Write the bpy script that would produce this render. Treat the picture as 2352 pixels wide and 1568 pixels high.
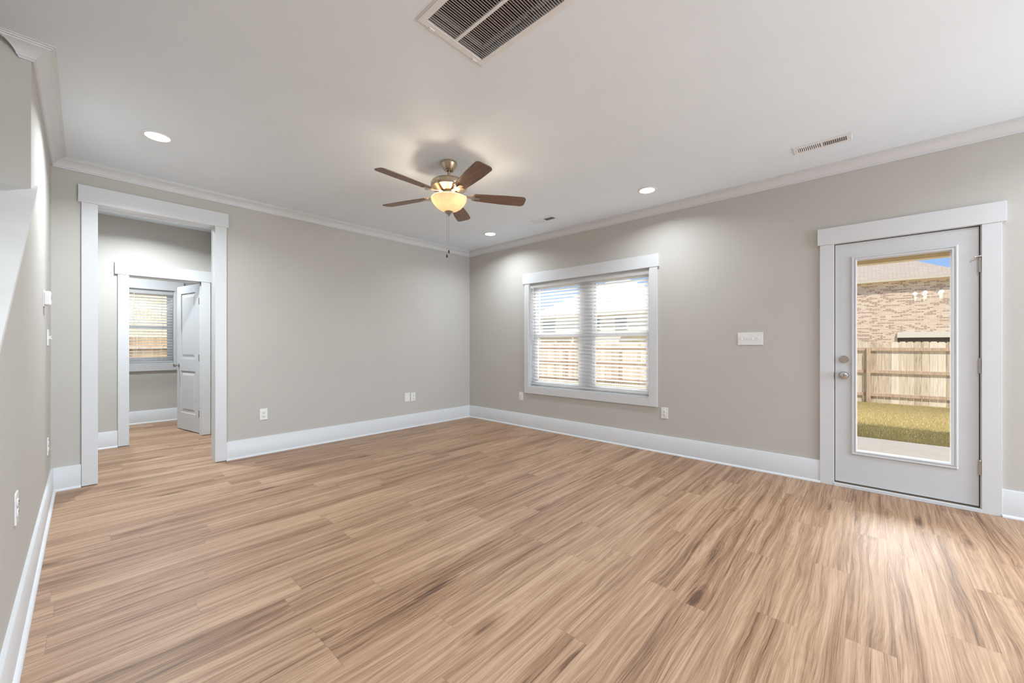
import bpy, bmesh, math, random
from mathutils import Vector, Matrix
import numpy as np
random.seed(7)
for o in list(bpy.data.objects): bpy.data.objects.remove(o)
S = bpy.context.scene
COL = S.collection
PI = math.pi
R = math.radians

# ------------------------------------------------------------------ camera
cam = bpy.data.cameras.new('camera'); co = bpy.data.objects.new('camera', cam); COL.objects.link(co)
cam.sensor_width = 36.0; cam.lens = 36.0 * 897.9 / 2352
cam.shift_y = (790.98 - 784) / 2352.0
cam.clip_start = 0.03; cam.clip_end = 300
co.location = (0, 0, 1.2)
co.rotation_euler = (PI / 2, 0, R(42.419 - 90))
S.camera = co

# ------------------------------------------------------------------ view + light levels
S.view_settings.view_transform = 'Standard'; S.view_settings.look = 'None'
S.view_settings.gamma = 1.0; S.view_settings.use_curve_mapping = False
S.view_settings.exposure = 0.13
SUN = 5.4
SKY = 1.0
GLARE_CLOUD = 19.0          # unseen cloud bank added for floor glare and room daylight
SIDE_FILL = 22           # area fill at an added, unseen window beyond the patio door
REAR_FILL = 165            # area fill at the glazing added behind the camera
CAN = 12.5
FAN = 4.0
CHAND = 0.8

# ------------------------------------------------------------------ world: blue sky with an added bright cloud bank
W = bpy.data.worlds.new('sky'); S.world = W; W.use_nodes = True
nt = W.node_tree; nt.nodes.clear()
def wn(t, **k):
    n = nt.nodes.new(t)
    for a, b in k.items(): setattr(n, a, b)
    return n
def wm(op, a, b=None, clamp=False):
    n = wn('ShaderNodeMath', operation=op, use_clamp=clamp)
    for i, v in enumerate((a, b)):
        if v is None: continue
        if isinstance(v, (int, float)): n.inputs[i].default_value = v
        else: nt.links.new(v, n.inputs[i])
    return n.outputs[0]
tc = wn('ShaderNodeTexCoord'); sx = wn('ShaderNodeSeparateXYZ'); nt.links.new(tc.outputs['Generated'], sx.inputs[0])
ramp = wn('ShaderNodeValToRGB'); nt.links.new(sx.outputs[2], ramp.inputs[0])
e = ramp.color_ramp.elements
e[0].position = 0.0; e[0].color = (0.52, 0.70, 0.95, 1); e[1].position = 0.6; e[1].color = (0.10, 0.24, 0.62, 1)
x = ramp.color_ramp.elements.new(0.16); x.color = (0.32, 0.53, 0.95, 1)
noi = wn('ShaderNodeTexNoise'); noi.inputs['Scale'].default_value = 4.0; noi.inputs['Detail'].default_value = 6
nt.links.new(tc.outputs['Generated'], noi.inputs['Vector'])
# added cloud bank, out of view: elevation above ~13 degrees
el = wm('SUBTRACT', sx.outputs[2], 0.235)
el = wm('ADD', el, wm('MULTIPLY', wm('SUBTRACT', noi.outputs[0], 0.5), 0.10))
bank = wm('MULTIPLY', el, 9.0, True)
side = wm('ADD', wm('MULTIPLY', sx.outputs[0], 1.6), 0.35, True)
top = wm('MULTIPLY', wm('SUBTRACT', 0.62, sx.outputs[2]), 6.0, True)
bank = wm('MULTIPLY', wm('MULTIPLY', bank, side), top)
mixc = wn('ShaderNodeMix', data_type='RGBA')
nt.links.new(bank, mixc.inputs[0]); nt.links.new(ramp.outputs[0], mixc.inputs[6])
mixc.inputs[7].default_value = (1.0 * GLARE_CLOUD, 0.985 * GLARE_CLOUD, 0.96 * GLARE_CLOUD, 1)
bg = wn('ShaderNodeBackground'); bg.inputs[1].default_value = SKY
nt.links.new(mixc.outputs[2], bg.inputs[0])
wo = wn('ShaderNodeOutputWorld'); nt.links.new(bg.outputs[0], wo.inputs[0])

# ------------------------------------------------------------------ sun and added daylight fills
def light(name, kind, loc, rot=(0, 0, 0), energy=10, color=(1, 1, 1), **k):
    l = bpy.data.lights.new(name, kind); l.energy = energy; l.color = color
    for a, b in k.items(): setattr(l, a, b)
    o = bpy.data.objects.new(name, l); COL.objects.link(o); o.location = loc; o.rotation_euler = rot
    return o
s = light('sun', 'SUN', (0, 0, 20), energy=SUN, color=(1.0, 0.94, 0.84), angle=R(0.6))
s.rotation_euler = Vector((0.42, 0.33, -0.85)).to_track_quat('-Z', 'Y').to_euler()
# area fills added out of view, standing in for window daylight
light('rear_fill', 'AREA', (3.15, -4.20, 1.45), (PI / 2, 0, R(30)), REAR_FILL, (0.80, 0.91, 1.0), shape='RECTANGLE', size=1.75, size_y=2.0)
light('side_fill', 'AREA', (4.26, -2.35, 1.40), (R(72), 0, R(72)), SIDE_FILL, (0.84, 0.93, 1.0), shape='RECTANGLE', size=2.0, size_y=1.6)
def portal(loc, rot, sx_, sy_):
    o = light('window_portal', 'AREA', loc, rot, 1, shape='RECTANGLE', size=sx_, size_y=sy_)
    o.data.cycles.is_portal = True
portal((4.50, -0.187, 1.11), (PI / 2, 0, PI / 2), 0.56, 1.62)
portal((4.50, 2.727, 1.34), (PI / 2, 0, PI / 2), 1.78, 1.5)

# ------------------------------------------------------------------ helpers
def tag(o, label=None, cat=None, group=None, kind=None):
    if label: o['label'] = label
    if cat: o['category'] = cat
    if group: o['group'] = group
    if kind: o['kind'] = kind
    return o
def obj(name, bm, m, parent=None, smooth=False, loc=None):
    """links bm as one mesh; bm is in world coordinates, shifted to the root's origin"""
    root = parent
    off = Vector((0, 0, 0))
    while root is not None:
        off += Vector(root.location); root = root.parent
    if parent is None and loc is not None: off = Vector(loc)
    if off.length > 0: bmesh.ops.translate(bm, verts=bm.verts, vec=-off)
    bmesh.ops.recalc_face_normals(bm, faces=bm.faces)
    me = bpy.data.meshes.new(name); bm.to_mesh(me); bm.free()
    if smooth:
        for p in me.polygons: p.use_smooth = True
        try: me.set_sharp_from_angle(angle=R(38))
        except Exception: pass
    o = bpy.data.objects.new(name, me); COL.objects.link(o)
    me.materials.append(m)
    if parent is not None: o.parent = parent
    elif loc is not None: o.location = loc
    return o
def struct(name, bm, m, parent=None, **k):
    o = obj(name, bm, m, parent, **k)
    if parent is None: o['kind'] = 'structure'
    return o
def empty(name, loc, rz=0):
    o = bpy.data.objects.new(name, None); COL.objects.link(o); o.location = loc; o.rotation_euler = (0, 0, rz)
    o.empty_display_size = 0.05
    return o
def BM(): return bmesh.new()
def box(bm, x0, x1, y0, y1, z0, z1, bev=0.0):
    x0, x1 = min(x0, x1), max(x0, x1); y0, y1 = min(y0, y1), max(y0, y1); z0, z1 = min(z0, z1), max(z0, z1)
    v = [bm.verts.new(p) for p in ((x0, y0, z0), (x1, y0, z0), (x1, y1, z0), (x0, y1, z0), (x0, y0, z1), (x1, y0, z1), (x1, y1, z1), (x0, y1, z1))]
    fs = [bm.faces.new([v[i] for i in q]) for q in ((0, 3, 2, 1), (4, 5, 6, 7), (0, 1, 5, 4), (1, 2, 6, 5), (2, 3, 7, 6), (3, 0, 4, 7))]
    if bev > 0:
        es = set()
        for f in fs: es.update(f.edges)
        bmesh.ops.bevel(bm, geom=list(es), offset=bev, segments=2, affect='EDGES', profile=0.6)
    return bm
def lathe(bm, prof, center=(0, 0, 0), seg=40, axis='Z'):
    """prof = [(r, h)]"""
    rings = []
    for r, h in prof:
        ring = []
        if r < 1e-6:
            ring = [bm.verts.new((0, 0, h))]
        else:
            ring = [bm.verts.new((r * math.cos(2 * PI * i / seg), r * math.sin(2 * PI * i / seg), h)) for i in range(seg)]
        rings.append(ring)
    for a, b in zip(rings[:-1], rings[1:]):
        if len(a) == 1 and len(b) == 1: continue
        for i in range(seg):
            j = (i + 1) % seg
            if len(a) == 1: bm.faces.new((a[0], b[i], b[j]))
            elif len(b) == 1: bm.faces.new((a[i], b[0], a[j]))
            else: bm.faces.new((a[i], b[i], b[j], a[j]))
    vs = [v for r_ in rings for v in r_]
    M = Matrix.Identity(4)
    if axis == 'X': M = Matrix.Rotation(PI / 2, 4, 'Y')      # h -> +X
    if axis == '-X': M = Matrix.Rotation(-PI / 2, 4, 'Y')    # h -> -X
    if axis == '-Y': M = Matrix.Rotation(PI / 2, 4, 'X')     # h -> -Y
    bmesh.ops.transform(bm, matrix=Matrix.Translation(center) @ M, verts=vs)
    return bm
def tube(bm, p0, p1, r, seg=10, r1=None):
    p0, p1 = Vector(p0), Vector(p1); d = p1 - p0
    q = d.to_track_quat('Z', 'Y').to_matrix().to_4x4()
    r1 = r if r1 is None else r1
    a = [bm.verts.new((r * math.cos(2 * PI * i / seg), r * math.sin(2 * PI * i / seg), 0)) for i in range(seg)]
    b = [bm.verts.new((r1 * math.cos(2 * PI * i / seg), r1 * math.sin(2 * PI * i / seg), d.length)) for i in range(seg)]
    for i in range(seg): bm.faces.new((a[i], a[(i + 1) % seg], b[(i + 1) % seg], b[i]))
    bm.faces.new(a[::-1]); bm.faces.new(b)
    bmesh.ops.transform(bm, matrix=Matrix.Translation(p0) @ q, verts=a + b)
def sweep(path, prof, m0=None, m1=None):
    """path: [(x,y)], room on the right hand of the direction; prof [(out, z)] closed. m0/m1: mitre vectors at the ends"""
    bm = BM(); P = [Vector(p) for p in path]; N = []
    for a, b in zip(P[:-1], P[1:]):
        d = (b - a).normalized(); N.append(Vector((d.y, -d.x)))
    offs = []
    for i in range(len(P)):
        if i == 0: o = Vector(m0) if m0 else N[0]
        elif i == len(P) - 1: o = Vector(m1) if m1 else N[-1]
        else:
            o = (N[i - 1] + N[i]); o = o / (1 + N[i - 1].dot(N[i]))
        offs.append(o)
    rings = [[bm.verts.new((p.x + o.x * u, p.y + o.y * u, z)) for u, z in prof] for p, o in zip(P, offs)]
    n = len(prof)
    for a, b in zip(rings[:-1], rings[1:]):
        for i in range(n): bm.faces.new((a[i], a[(i + 1) % n], b[(i + 1) % n], b[i]))
    bm.faces.new(rings[0]); bm.faces.new(rings[-1][::-1])
    return bm
def prism(bm, pts, axis, a0, a1):
    """polygon pts (2D) extruded along axis 'X'(pts=(y,z)), 'Y'(pts=(x,z)) or 'Z'"""
    def mk(p, a):
        return {'X': (a, p[0], p[1]), 'Y': (p[0], a, p[1]), 'Z': (p[0], p[1], a)}[axis]
    A = [bm.verts.new(mk(p, a0)) for p in pts]; B = [bm.verts.new(mk(p, a1)) for p in pts]
    n = len(pts)
    for i in range(n): bm.faces.new((A[i], A[(i + 1) % n], B[(i + 1) % n], B[i]))
    bm.faces.new(A); bm.faces.new(B[::-1])

# ------------------------------------------------------------------ materials
class NT:
    def __init__(s, name):
        s.m = bpy.data.materials.new(name); s.m.use_nodes = True; s.t = s.m.node_tree
        s.b = s.t.nodes['Principled BSDF']; s.out = s.t.nodes['Material Output']
    def n(s, t, **k):
        n = s.t.nodes.new(t)
        for a, b in k.items(): setattr(n, a, b)
        return n
    def put(s, sock, v):
        if isinstance(v, bpy.types.NodeSocket): s.t.links.new(v, sock)
        else: sock.default_value = v
    def math(s, op, a, b=0.0, c=None, clamp=False):
        n = s.n('ShaderNodeMath', operation=op, use_clamp=clamp)
        s.put(n.inputs[0], a); s.put(n.inputs[1], b)
        if c is not None: s.put(n.inputs[2], c)
        return n.outputs[0]
    def obj(s):
        n = s.n('ShaderNodeTexCoord'); x = s.n('ShaderNodeSeparateXYZ'); s.t.links.new(n.outputs['Object'], x.inputs[0])
        return n.outputs['Object'], x.outputs[0], x.outputs[1], x.outputs[2]
    def xyz(s, x, y, z=0.0):
        n = s.n('ShaderNodeCombineXYZ')
        for i, v in enumerate((x, y, z)): s.put(n.inputs[i], v)
        return n.outputs[0]
    def noise(s, vec, scale=5, detail=3, rough=0.5, dist=0.0):
        n = s.n('ShaderNodeTexNoise'); s.put(n.inputs['Vector'], vec)
        n.inputs['Scale'].default_value = scale; n.inputs['Detail'].default_value = detail
        n.inputs['Roughness'].default_value = rough; n.inputs['Distortion'].default_value = dist
        return n.outputs[0]
    def white(s, vec):
        n = s.n('ShaderNodeTexWhiteNoise', noise_dimensions='3D'); s.put(n.inputs['Vector'], vec)
        return n.outputs['Value']
    def ramp(s, f, stops):
        n = s.n('ShaderNodeValToRGB'); s.put(n.inputs[0], f); e = n.color_ramp.elements
        while len(e) < len(stops): e.new(0.5)
        for el, (p, c) in zip(e, stops): el.position = p; el.color = (*c, 1)
        return n.outputs[0]
    def mix(s, f, a, b, blend='MIX'):
        n = s.n('ShaderNodeMix', data_type='RGBA', blend_type=blend)
        s.put(n.inputs[0], f); s.put(n.inputs[6], a if not isinstance(a, tuple) else (*a, 1)); s.put(n.inputs[7], b if not isinstance(b, tuple) else (*b, 1))
        return n.outputs[2]
    def bump(s, h, strength=0.2, dist=0.01):
        n = s.n('ShaderNodeBump'); s.put(n.inputs['Height'], h); n.inputs['Strength'].default_value = strength
        n.inputs['Distance'].default_value = dist; s.t.links.new(n.outputs[0], s.b.inputs['Normal'])
def plain(name, c, rough=0.5, metal=0.0, noise=0.03, nscale=8.0, bump=0.0, bscale=200.0, spec=0.5):
    k = NT(name); v, _, _, _ = k.obj()
    f = k.noise(v, nscale, 3)
    lo = tuple(x * (1 - noise) for x in c); hi = tuple(min(1, x * (1 + noise)) for x in c)
    k.put(k.b.inputs['Base Color'], k.ramp(f, [(0.3, lo), (0.7, hi)]))
    k.b.inputs['Roughness'].default_value = rough; k.b.inputs['Metallic'].default_value = metal
    k.b.inputs['Specular IOR Level'].default_value = spec
    if bump > 0: k.bump(k.noise(v, bscale, 2), bump, 0.002)
    return k.m
M_wall = plain('wall_paint', (0.545, 0.523, 0.486), 0.75, noise=0.012, nscale=2, bump=0.25, bscale=160, spec=0.25)
M_ceil = plain('ceiling_paint', (0.805, 0.865, 0.930), 0.85, noise=0.01, nscale=3, bump=0.2, bscale=120, spec=0.15)
M_trim = plain('trim_paint', (0.685, 0.695, 0.708), 0.38, noise=0.008, nscale=3, bump=0.03, bscale=90)
M_door = plain('door_paint', (0.63, 0.642, 0.658), 0.42, noise=0.01, nscale=4, bump=0.03, bscale=120)
M_plastic = plain('white_plastic', (0.82, 0.815, 0.80), 0.3, noise=0.01)
def blind_material():
    k = NT('blind_vinyl'); t = k.t
    k.b.inputs['Base Color'].default_value = (0.88, 0.88, 0.885, 1); k.b.inputs['Roughness'].default_value = 0.4
    n = k.noise(k.obj()[0], 30, 2); k.put(k.b.inputs['Base Color'], k.ramp(n, [(0.3, (0.91, 0.91, 0.915)), (0.7, (0.93, 0.93, 0.935))]))
    tl = k.n('ShaderNodeBsdfTranslucent'); tl.inputs[0].default_value = (0.9, 0.9, 0.9, 1)
    a = k.n('ShaderNodeMixShader'); a.inputs[0].default_value = 0.6
    t.links.new(k.b.outputs[0], a.inputs[1]); t.links.new(tl.outputs[0], a.inputs[2]); t.links.new(a.outputs[0], k.out.inputs[0])
    return k.m
M_blind = blind_material()
M_vinyl = plain('window_vinyl', (0.84, 0.845, 0.86), 0.35, noise=0.01)
M_dark = plain('dark_slot', (0.015, 0.012, 0.010), 0.6)
M_gasket = plain('weatherstrip', (0.02, 0.014, 0.010), 0.7)
M_bronze = plain('threshold_strip', (0.16, 0.115, 0.075), 0.45, metal=0.3)
M_nickel = plain('satin_nickel', (0.56, 0.53, 0.49), 0.28, metal=1.0, noise=0.06, nscale=60)
M_knob = plain('polished_nickel', (0.62, 0.60, 0.57), 0.18, metal=1.0, noise=0.03, nscale=60)
M_hinge = plain('brass_hinge', (0.42, 0.33, 0.22), 0.35, metal=1.0)
M_fanmetal = plain('brushed_nickel', (0.52, 0.43, 0.32), 0.3, metal=1.0, noise=0.08, nscale=40)
M_pewter = plain('finial_metal', (0.42, 0.42, 0.42), 0.3, metal=1.0)
M_grille = plain('grille_enamel', (0.80, 0.805, 0.81), 0.4, noise=0.01)
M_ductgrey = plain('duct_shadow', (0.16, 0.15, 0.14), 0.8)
M_ink = plain('marker_ink', (0.01, 0.01, 0.01), 0.7)
M_filterframe = plain('filter_card', (0.62, 0.63, 0.63), 0.8, noise=0.05, nscale=20)

def floor_material():
    k = NT('vinyl_plank_floor'); v, X, Y, Z = k.obj()
    PW, PL = 0.152, 1.22
    ry = k.math('ADD', k.math('DIVIDE', Y, PW), 0.513)
    row = k.math('FLOOR', ry)
    rr = k.white(k.xyz(row, 3.3, 1.7))
    rx = k.math('ADD', k.math('DIVIDE', X, PL), k.math('MULTIPLY', rr, 7.31))
    col = k.math('FLOOR', rx)
    pid = k.white(k.xyz(row, col, 5.1)); pid2 = k.white(k.xyz(col, row, 9.4))
    # seams
    fy = k.math('ABSOLUTE', k.math('SUBTRACT', k.math('FRACT', ry), 0.5))
    fx = k.math('ABSOLUTE', k.math('SUBTRACT', k.math('FRACT', rx), 0.5))
    sy = k.math('GREATER_THAN', fy, 0.5 - 0.0009 / PW); sxx = k.math('GREATER_THAN', fx, 0.5 - 0.0010 / PL)
    seam = k.math('MAXIMUM', sy, sxx)
    ox = k.math('ADD', X, k.math('MULTIPLY', pid, 37.0)); oy = k.math('ADD', Y, k.math('MULTIPLY', pid2, 23.0))
    # slow warp bends the grain into cathedrals
    wv = k.xyz(k.math('MULTIPLY', ox, 1.5), k.math('MULTIPLY', oy, 7.0), pid)
    warp = k.math('SUBTRACT', k.noise(wv, 1.0, 1.5, 0.5, 0.15), 0.5)
    yy = k.math('ADD', oy, k.math('MULTIPLY', warp, 0.055))
    n1 = k.noise(k.xyz(k.math('MULTIPLY', ox, 0.9), k.math('MULTIPLY', yy, 42.0), pid), 1.0, 6, 0.70, 0.15)
    n2 = k.noise(k.xyz(k.math('MULTIPLY', ox, 4.0), k.math('MULTIPLY', yy, 230.0), pid2), 1.0, 4, 0.65, 0.1)
    n3 = k.noise(k.xyz(k.math('MULTIPLY', ox, 0.9), k.math('MULTIPLY', oy, 9.0), pid), 1.0, 3, 0.55, 0.5)
    n4 = k.noise(k.xyz(k.math('MULTIPLY', ox, 5.0), k.math('MULTIPLY', yy, 430.0), pid), 1.0, 2, 0.5, 0.0)
    pores = k.math('MULTIPLY', k.math('SUBTRACT', n4, 0.56), 5.0, clamp=True)
    # ring figure
    rings = k.math('ADD', k.math('MULTIPLY', yy, 75.0), k.math('MULTIPLY', warp, 9.0))
    ring = k.math('ABSOLUTE', k.math('SUBTRACT', k.math('FRACT', rings), 0.5))
    ring = k.math('MULTIPLY', k.math('SUBTRACT', ring, 0.25), 0.07)
    # knots
    kv = k.n('ShaderNodeTexVoronoi', feature='F1'); k.put(kv.inputs['Vector'], k.xyz(k.math('MULTIPLY', ox, 1.35), k.math('MULTIPLY', yy, 5.2), pid))
    kv.inputs['Scale'].default_value = 1.0
    kn = k.math('SUBTRACT', 1.0, k.math('MULTIPLY', kv.outputs['Distance'], 5.0), clamp=True)
    kn = k.math('MULTIPLY', kn, k.math('GREATER_THAN', pid2, 0.35))
    f = k.math('ADD', k.math('MULTIPLY', n1, 0.70), k.math('MULTIPLY', n2, 0.34)); f = k.math('SUBTRACT', f, 0.05)
    f = k.math('ADD', f, k.math('MULTIPLY', n3, 0.26)); f = k.math('ADD', f, ring)
    f = k.math('SUBTRACT', f, k.math('MULTIPLY', pores, 0.10)); f = k.math('ADD', f, 0.012)
    f = k.math('SUBTRACT', f, k.math('MULTIPLY', kn, 0.20))
    halo = k.math('SUBTRACT', 1.0, k.math('MULTIPLY', kv.outputs['Distance'], 2.2), clamp=True)
    f = k.math('ADD', f, k.math('MULTIPLY', halo, k.math('MULTIPLY', k.math('SINE', k.math('MULTIPLY', kv.outputs['Distance'], 62.0)), 0.030)))
    f = k.math('ADD', f, k.math('MULTIPLY', k.math('SUBTRACT', pid, 0.5), 0.07))
    c = k.ramp(f, [(0.41, (0.085, 0.037, 0.016)), (0.50, (0.212, 0.110, 0.055)), (0.59, (0.335, 0.195, 0.110)), (0.72, (0.480, 0.315, 0.200))])
    c = k.mix(k.math('MULTIPLY', seam, 0.45), c, (0.15, 0.09, 0.06))
    k.put(k.b.inputs['Base Color'], c)
    rg = k.math('ADD', k.math('MULTIPLY', n2, 0.16), 0.40)
    k.put(k.b.inputs['Roughness'], rg)
    k.b.inputs['Specular IOR Level'].default_value = 0.65
    h = k.math('ADD', k.math('MULTIPLY', n2, 1.0), k.math('MULTIPLY', n1, 0.25))
    h = k.math('SUBTRACT', h, k.math('ADD', k.math('MULTIPLY', seam, 0.8), k.math('MULTIPLY', pores, 0.8)))
    k.bump(h, 0.28, 0.0012)
    return k.m
M_floor = floor_material()

def fence_material(name, pw, c0, c1, c2):
    k = NT(name); v, X, Y, Z = k.obj()
    idp = k.math('FLOOR', k.math('DIVIDE', X, pw)); r = k.white(k.xyz(idp, 2.0, 4.0))
    n = k.noise(k.xyz(k.math('ADD', k.math('MULTIPLY', X, 26.0), k.math('MULTIPLY', r, 40)), Y, k.math('MULTIPLY', Z, 1.8)), 1.0, 4, 0.6, 0.9)
    f = k.math('ADD', k.math('MULTIPLY', n, 0.8), k.math('MULTIPLY', r, 0.32))
    kv = k.n('ShaderNodeTexVoronoi', feature='F1'); k.put(kv.inputs['Vector'], k.xyz(k.math('MULTIPLY', X, 7.0), 0.0, k.math('MULTIPLY', Z, 2.3))); kv.inputs['Scale'].default_value = 1.0
    kn = k.math('SUBTRACT', 1.0, k.math('MULTIPLY', kv.outputs['Distance'], 9.0), clamp=True)
    c = k.ramp(f, [(0.3, c0), (0.52, c1), (0.75, c2)])
    c = k.mix(k.math('MULTIPLY', kn, 0.6), c, (0.16, 0.09, 0.05))
    k.put(k.b.inputs['Base Color'], c); k.b.inputs['Roughness'].default_value = 0.85
    return k.m
M_picket = fence_material('weathered_cedar', 0.150, (0.33, 0.25, 0.175), (0.58, 0.48, 0.37), (0.74, 0.66, 0.55))
M_rail = fence_material('cedar_rail', 9.0, (0.33, 0.22, 0.15), (0.48, 0.35, 0.25), (0.60, 0.47, 0.36))
M_picket2 = fence_material('golden_cedar', 0.150, (0.20, 0.12, 0.06), (0.36, 0.24, 0.13), (0.46, 0.34, 0.20))

def brick_material(name, c1, c2, mortar, dark, axis='Y', amount=0.5, soldier=None, bw=0.212, rh=0.078):
    k = NT(name); v, X, Y, Z = k.obj()
    A = Y if axis == 'Y' else X
    vec = k.xyz(A, Z, 0.0)
    if soldier is not None:   # one soldier course: bricks on end
        ins = k.math('LESS_THAN', k.math('ABSOLUTE', k.math('SUBTRACT', Z, soldier)), 0.105)
        n = k.n('ShaderNodeMix', data_type='VECTOR'); k.put(n.inputs[0], ins); k.put(n.inputs[4], vec)
        k.put(n.inputs[5], k.xyz(k.math('ADD', Z, 0.106 - soldier), A, 0.0)); vec = n.outputs[1]
    b = k.n('ShaderNodeTexBrick'); k.put(b.inputs['Vector'], vec)
    b.inputs['Scale'].default_value = 1.0; b.inputs['Brick Width'].default_value = bw; b.inputs['Row Height'].default_value = rh
    b.inputs['Mortar Size'].default_value = 0.006; b.inputs['Mortar Smooth'].default_value = 0.1; b.inputs['Bias'].default_value = 0.0
    b.inputs['Color1'].default_value = (*c1, 1); b.inputs['Color2'].default_value = (*c2, 1); b.inputs['Mortar'].default_value = (*mortar, 1)
    row = k.math('FLOOR', k.math('DIVIDE', Z, rh)); cl = k.math('FLOOR', k.math('DIVIDE', k.math('ADD', A, k.math('MULTIPLY', k.math('FLOORED_MODULO', row, 2.0), bw / 2)), bw))
    r = k.white(k.xyz(row, cl, 1.0))
    patch = k.noise(k.xyz(k.math('MULTIPLY', A, 0.9), k.math('MULTIPLY', Z, 1.6), 0), 1.0, 2)
    dk = k.math('GREATER_THAN', k.math('ADD', r, k.math('MULTIPLY', patch, 0.5)), 1.25 - amount * 0.4)
    c = k.mix(k.math('MULTIPLY', dk, k.math('SUBTRACT', 1.0, b.outputs['Fac'])), b.outputs['Color'], dark)
    k.put(k.b.inputs['Base Color'], c); k.b.inputs['Roughness'].default_value = 0.9
    return k.m
M_brick = brick_material('blended_brick', (0.66, 0.53, 0.43), (0.55, 0.40, 0.31), (0.66, 0.60, 0.52), (0.36, 0.245, 0.18), 'Y', 0.85, bw=0.20, rh=0.062)
M_brick2 = brick_material('cream_brick', (0.66, 0.60, 0.46), (0.62, 0.55, 0.42), (0.34, 0.27, 0.18), (0.58, 0.49, 0.36), 'X', 0.3, soldier=2.62)
def shingle(name, a, b_):
    k = NT(name); v, X, Y, Z = k.obj()
    b = k.n('ShaderNodeTexBrick'); k.put(b.inputs['Vector'], k.xyz(Y, k.math('MULTIPLY', Z, 2.0), 0.0))
    b.inputs['Scale'].default_value = 1.0; b.inputs['Brick Width'].default_value = 0.30; b.inputs['Row Height'].default_value = 0.14
    b.inputs['Mortar Size'].default_value = 0.012; b.inputs['Color1'].default_value = (*a, 1); b.inputs['Color2'].default_value = (*b_, 1)
    b.inputs['Mortar'].default_value = (*[x * 0.6 for x in a], 1)
    n = k.noise(k.xyz(k.math('MULTIPLY', Y, 3.0), k.math('MULTIPLY', Z, 12.0), 0), 1.0, 4)
    k.put(k.b.inputs['Base Color'], k.mix(k.math('MULTIPLY', n, 0.5), b.outputs['Color'], tuple(x * 0.7 for x in a)))
    k.b.inputs['Roughness'].default_value = 0.95
    return k.m
M_shingle = shingle('asphalt_shingle', (0.40, 0.33, 0.27), (0.345, 0.28, 0.225))
M_shingle2 = shingle('pale_shingle', (0.66, 0.64, 0.58), (0.60, 0.58, 0.52))
M_fascia = plain('fascia_paint', (0.55, 0.49, 0.40), 0.6)
M_fasciadark = plain('eave_shadowboard', (0.30, 0.22, 0.13), 0.7)
M_siding = plain('cream_siding', (0.74, 0.71, 0.64), 0.8, noise=0.06, nscale=3)
M_housewin = plain('house_window_glass', (0.26, 0.29, 0.28), 0.1)
M_whitetrim = plain('house_white_trim', (0.62, 0.58, 0.52), 0.6)
M_beam = plain('porch_beam_paint', (0.36, 0.25, 0.14), 0.7, noise=0.1, nscale=10)
M_beamtrim = plain('porch_beam_trim', (0.78, 0.66, 0.48), 0.6)
M_concrete = plain('patio_concrete', (0.24, 0.21, 0.18), 0.9, noise=0.06, nscale=4, bump=0.3, bscale=60)
def grass_material():
    k = NT('dormant_lawn'); v, X, Y, Z = k.obj()
    n = k.noise(v, 2.2, 4, 0.6); m = k.noise(v, 40, 3, 0.6)
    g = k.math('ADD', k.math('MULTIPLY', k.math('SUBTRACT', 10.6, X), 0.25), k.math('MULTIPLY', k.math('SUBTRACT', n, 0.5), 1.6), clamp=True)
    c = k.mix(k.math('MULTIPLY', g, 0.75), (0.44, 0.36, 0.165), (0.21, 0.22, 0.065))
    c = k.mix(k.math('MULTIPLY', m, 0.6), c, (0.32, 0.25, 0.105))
    k.put(k.b.inputs['Base Color'], c); k.b.inputs['Roughness'].default_value = 0.95
    k.bump(m, 0.6, 0.03)
    return k.m
M_grass = grass_material()
def glass_material():
    k = NT('window_glass'); t = k.t; t.nodes.remove(k.b)
    tr = k.n('ShaderNodeBsdfTransparent'); tr.inputs[0].default_value = (0.97, 0.98, 0.975, 1)
    gl = k.n('ShaderNodeBsdfGlossy'); gl.inputs['Roughness'].default_value = 0.0
    fr = k.n('ShaderNodeFresnel'); ge = k.n('ShaderNodeNewGeometry'); k.put(fr.inputs[0], k.math('SUBTRACT', 1.45, k.math('MULTIPLY', ge.outputs['Backfacing'], 1.45 - 1 / 1.45)))
    mx = k.n('ShaderNodeMixShader'); t.links.new(fr.outputs[0], mx.inputs[0]); t.links.new(tr.outputs[0], mx.inputs[1]); t.links.new(gl.outputs[0], mx.inputs[2])
    t.links.new(mx.outputs[0], k.out.inputs[0])
    return k.m
M_glass = glass_material()
def emit(name, c, s):
    k = NT(name); k.b.inputs['Base Color'].default_value = (*c, 1)
    k.b.inputs['Emission Color'].default_value = (*c, 1); k.b.inputs['Emission Strength'].default_value = s
    return k.m
M_lens = emit('led_lens', (1.0, 0.985, 0.96), 6.0)
M_shade = emit('frosted_shade', (1.0, 0.95, 0.86), 5.0)
M_bulb = emit('lamp_bulb', (1.0, 0.78, 0.48), 60.0)
def bowl_material():
    k = NT('alabaster_glass'); v, X, Y, Z = k.obj(); t = k.t; t.nodes.remove(k.b)
    n = k.noise(v, 14, 4, 0.6, 0.8)
    c = k.ramp(n, [(0.35, (0.38, 0.295, 0.21)), (0.7, (0.44, 0.36, 0.275))])
    tl = k.n('ShaderNodeBsdfTranslucent'); k.put(tl.inputs[0], c)
    df = k.n('ShaderNodeBsdfDiffuse'); k.put(df.inputs[0], c)
    em = k.n('ShaderNodeEmission'); k.put(em.inputs[0], c); em.inputs[1].default_value = 0.50
    a = k.n('ShaderNodeMixShader'); a.inputs[0].default_value = 0.45; t.links.new(tl.outputs[0], a.inputs[1]); t.links.new(df.outputs[0], a.inputs[2])
    b = k.n('ShaderNodeAddShader'); t.links.new(a.outputs[0], b.inputs[0]); t.links.new(em.outputs[0], b.inputs[1])
    t.links.new(b.outputs[0], k.out.inputs[0])
    return k.m
M_bowl = bowl_material()
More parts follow.
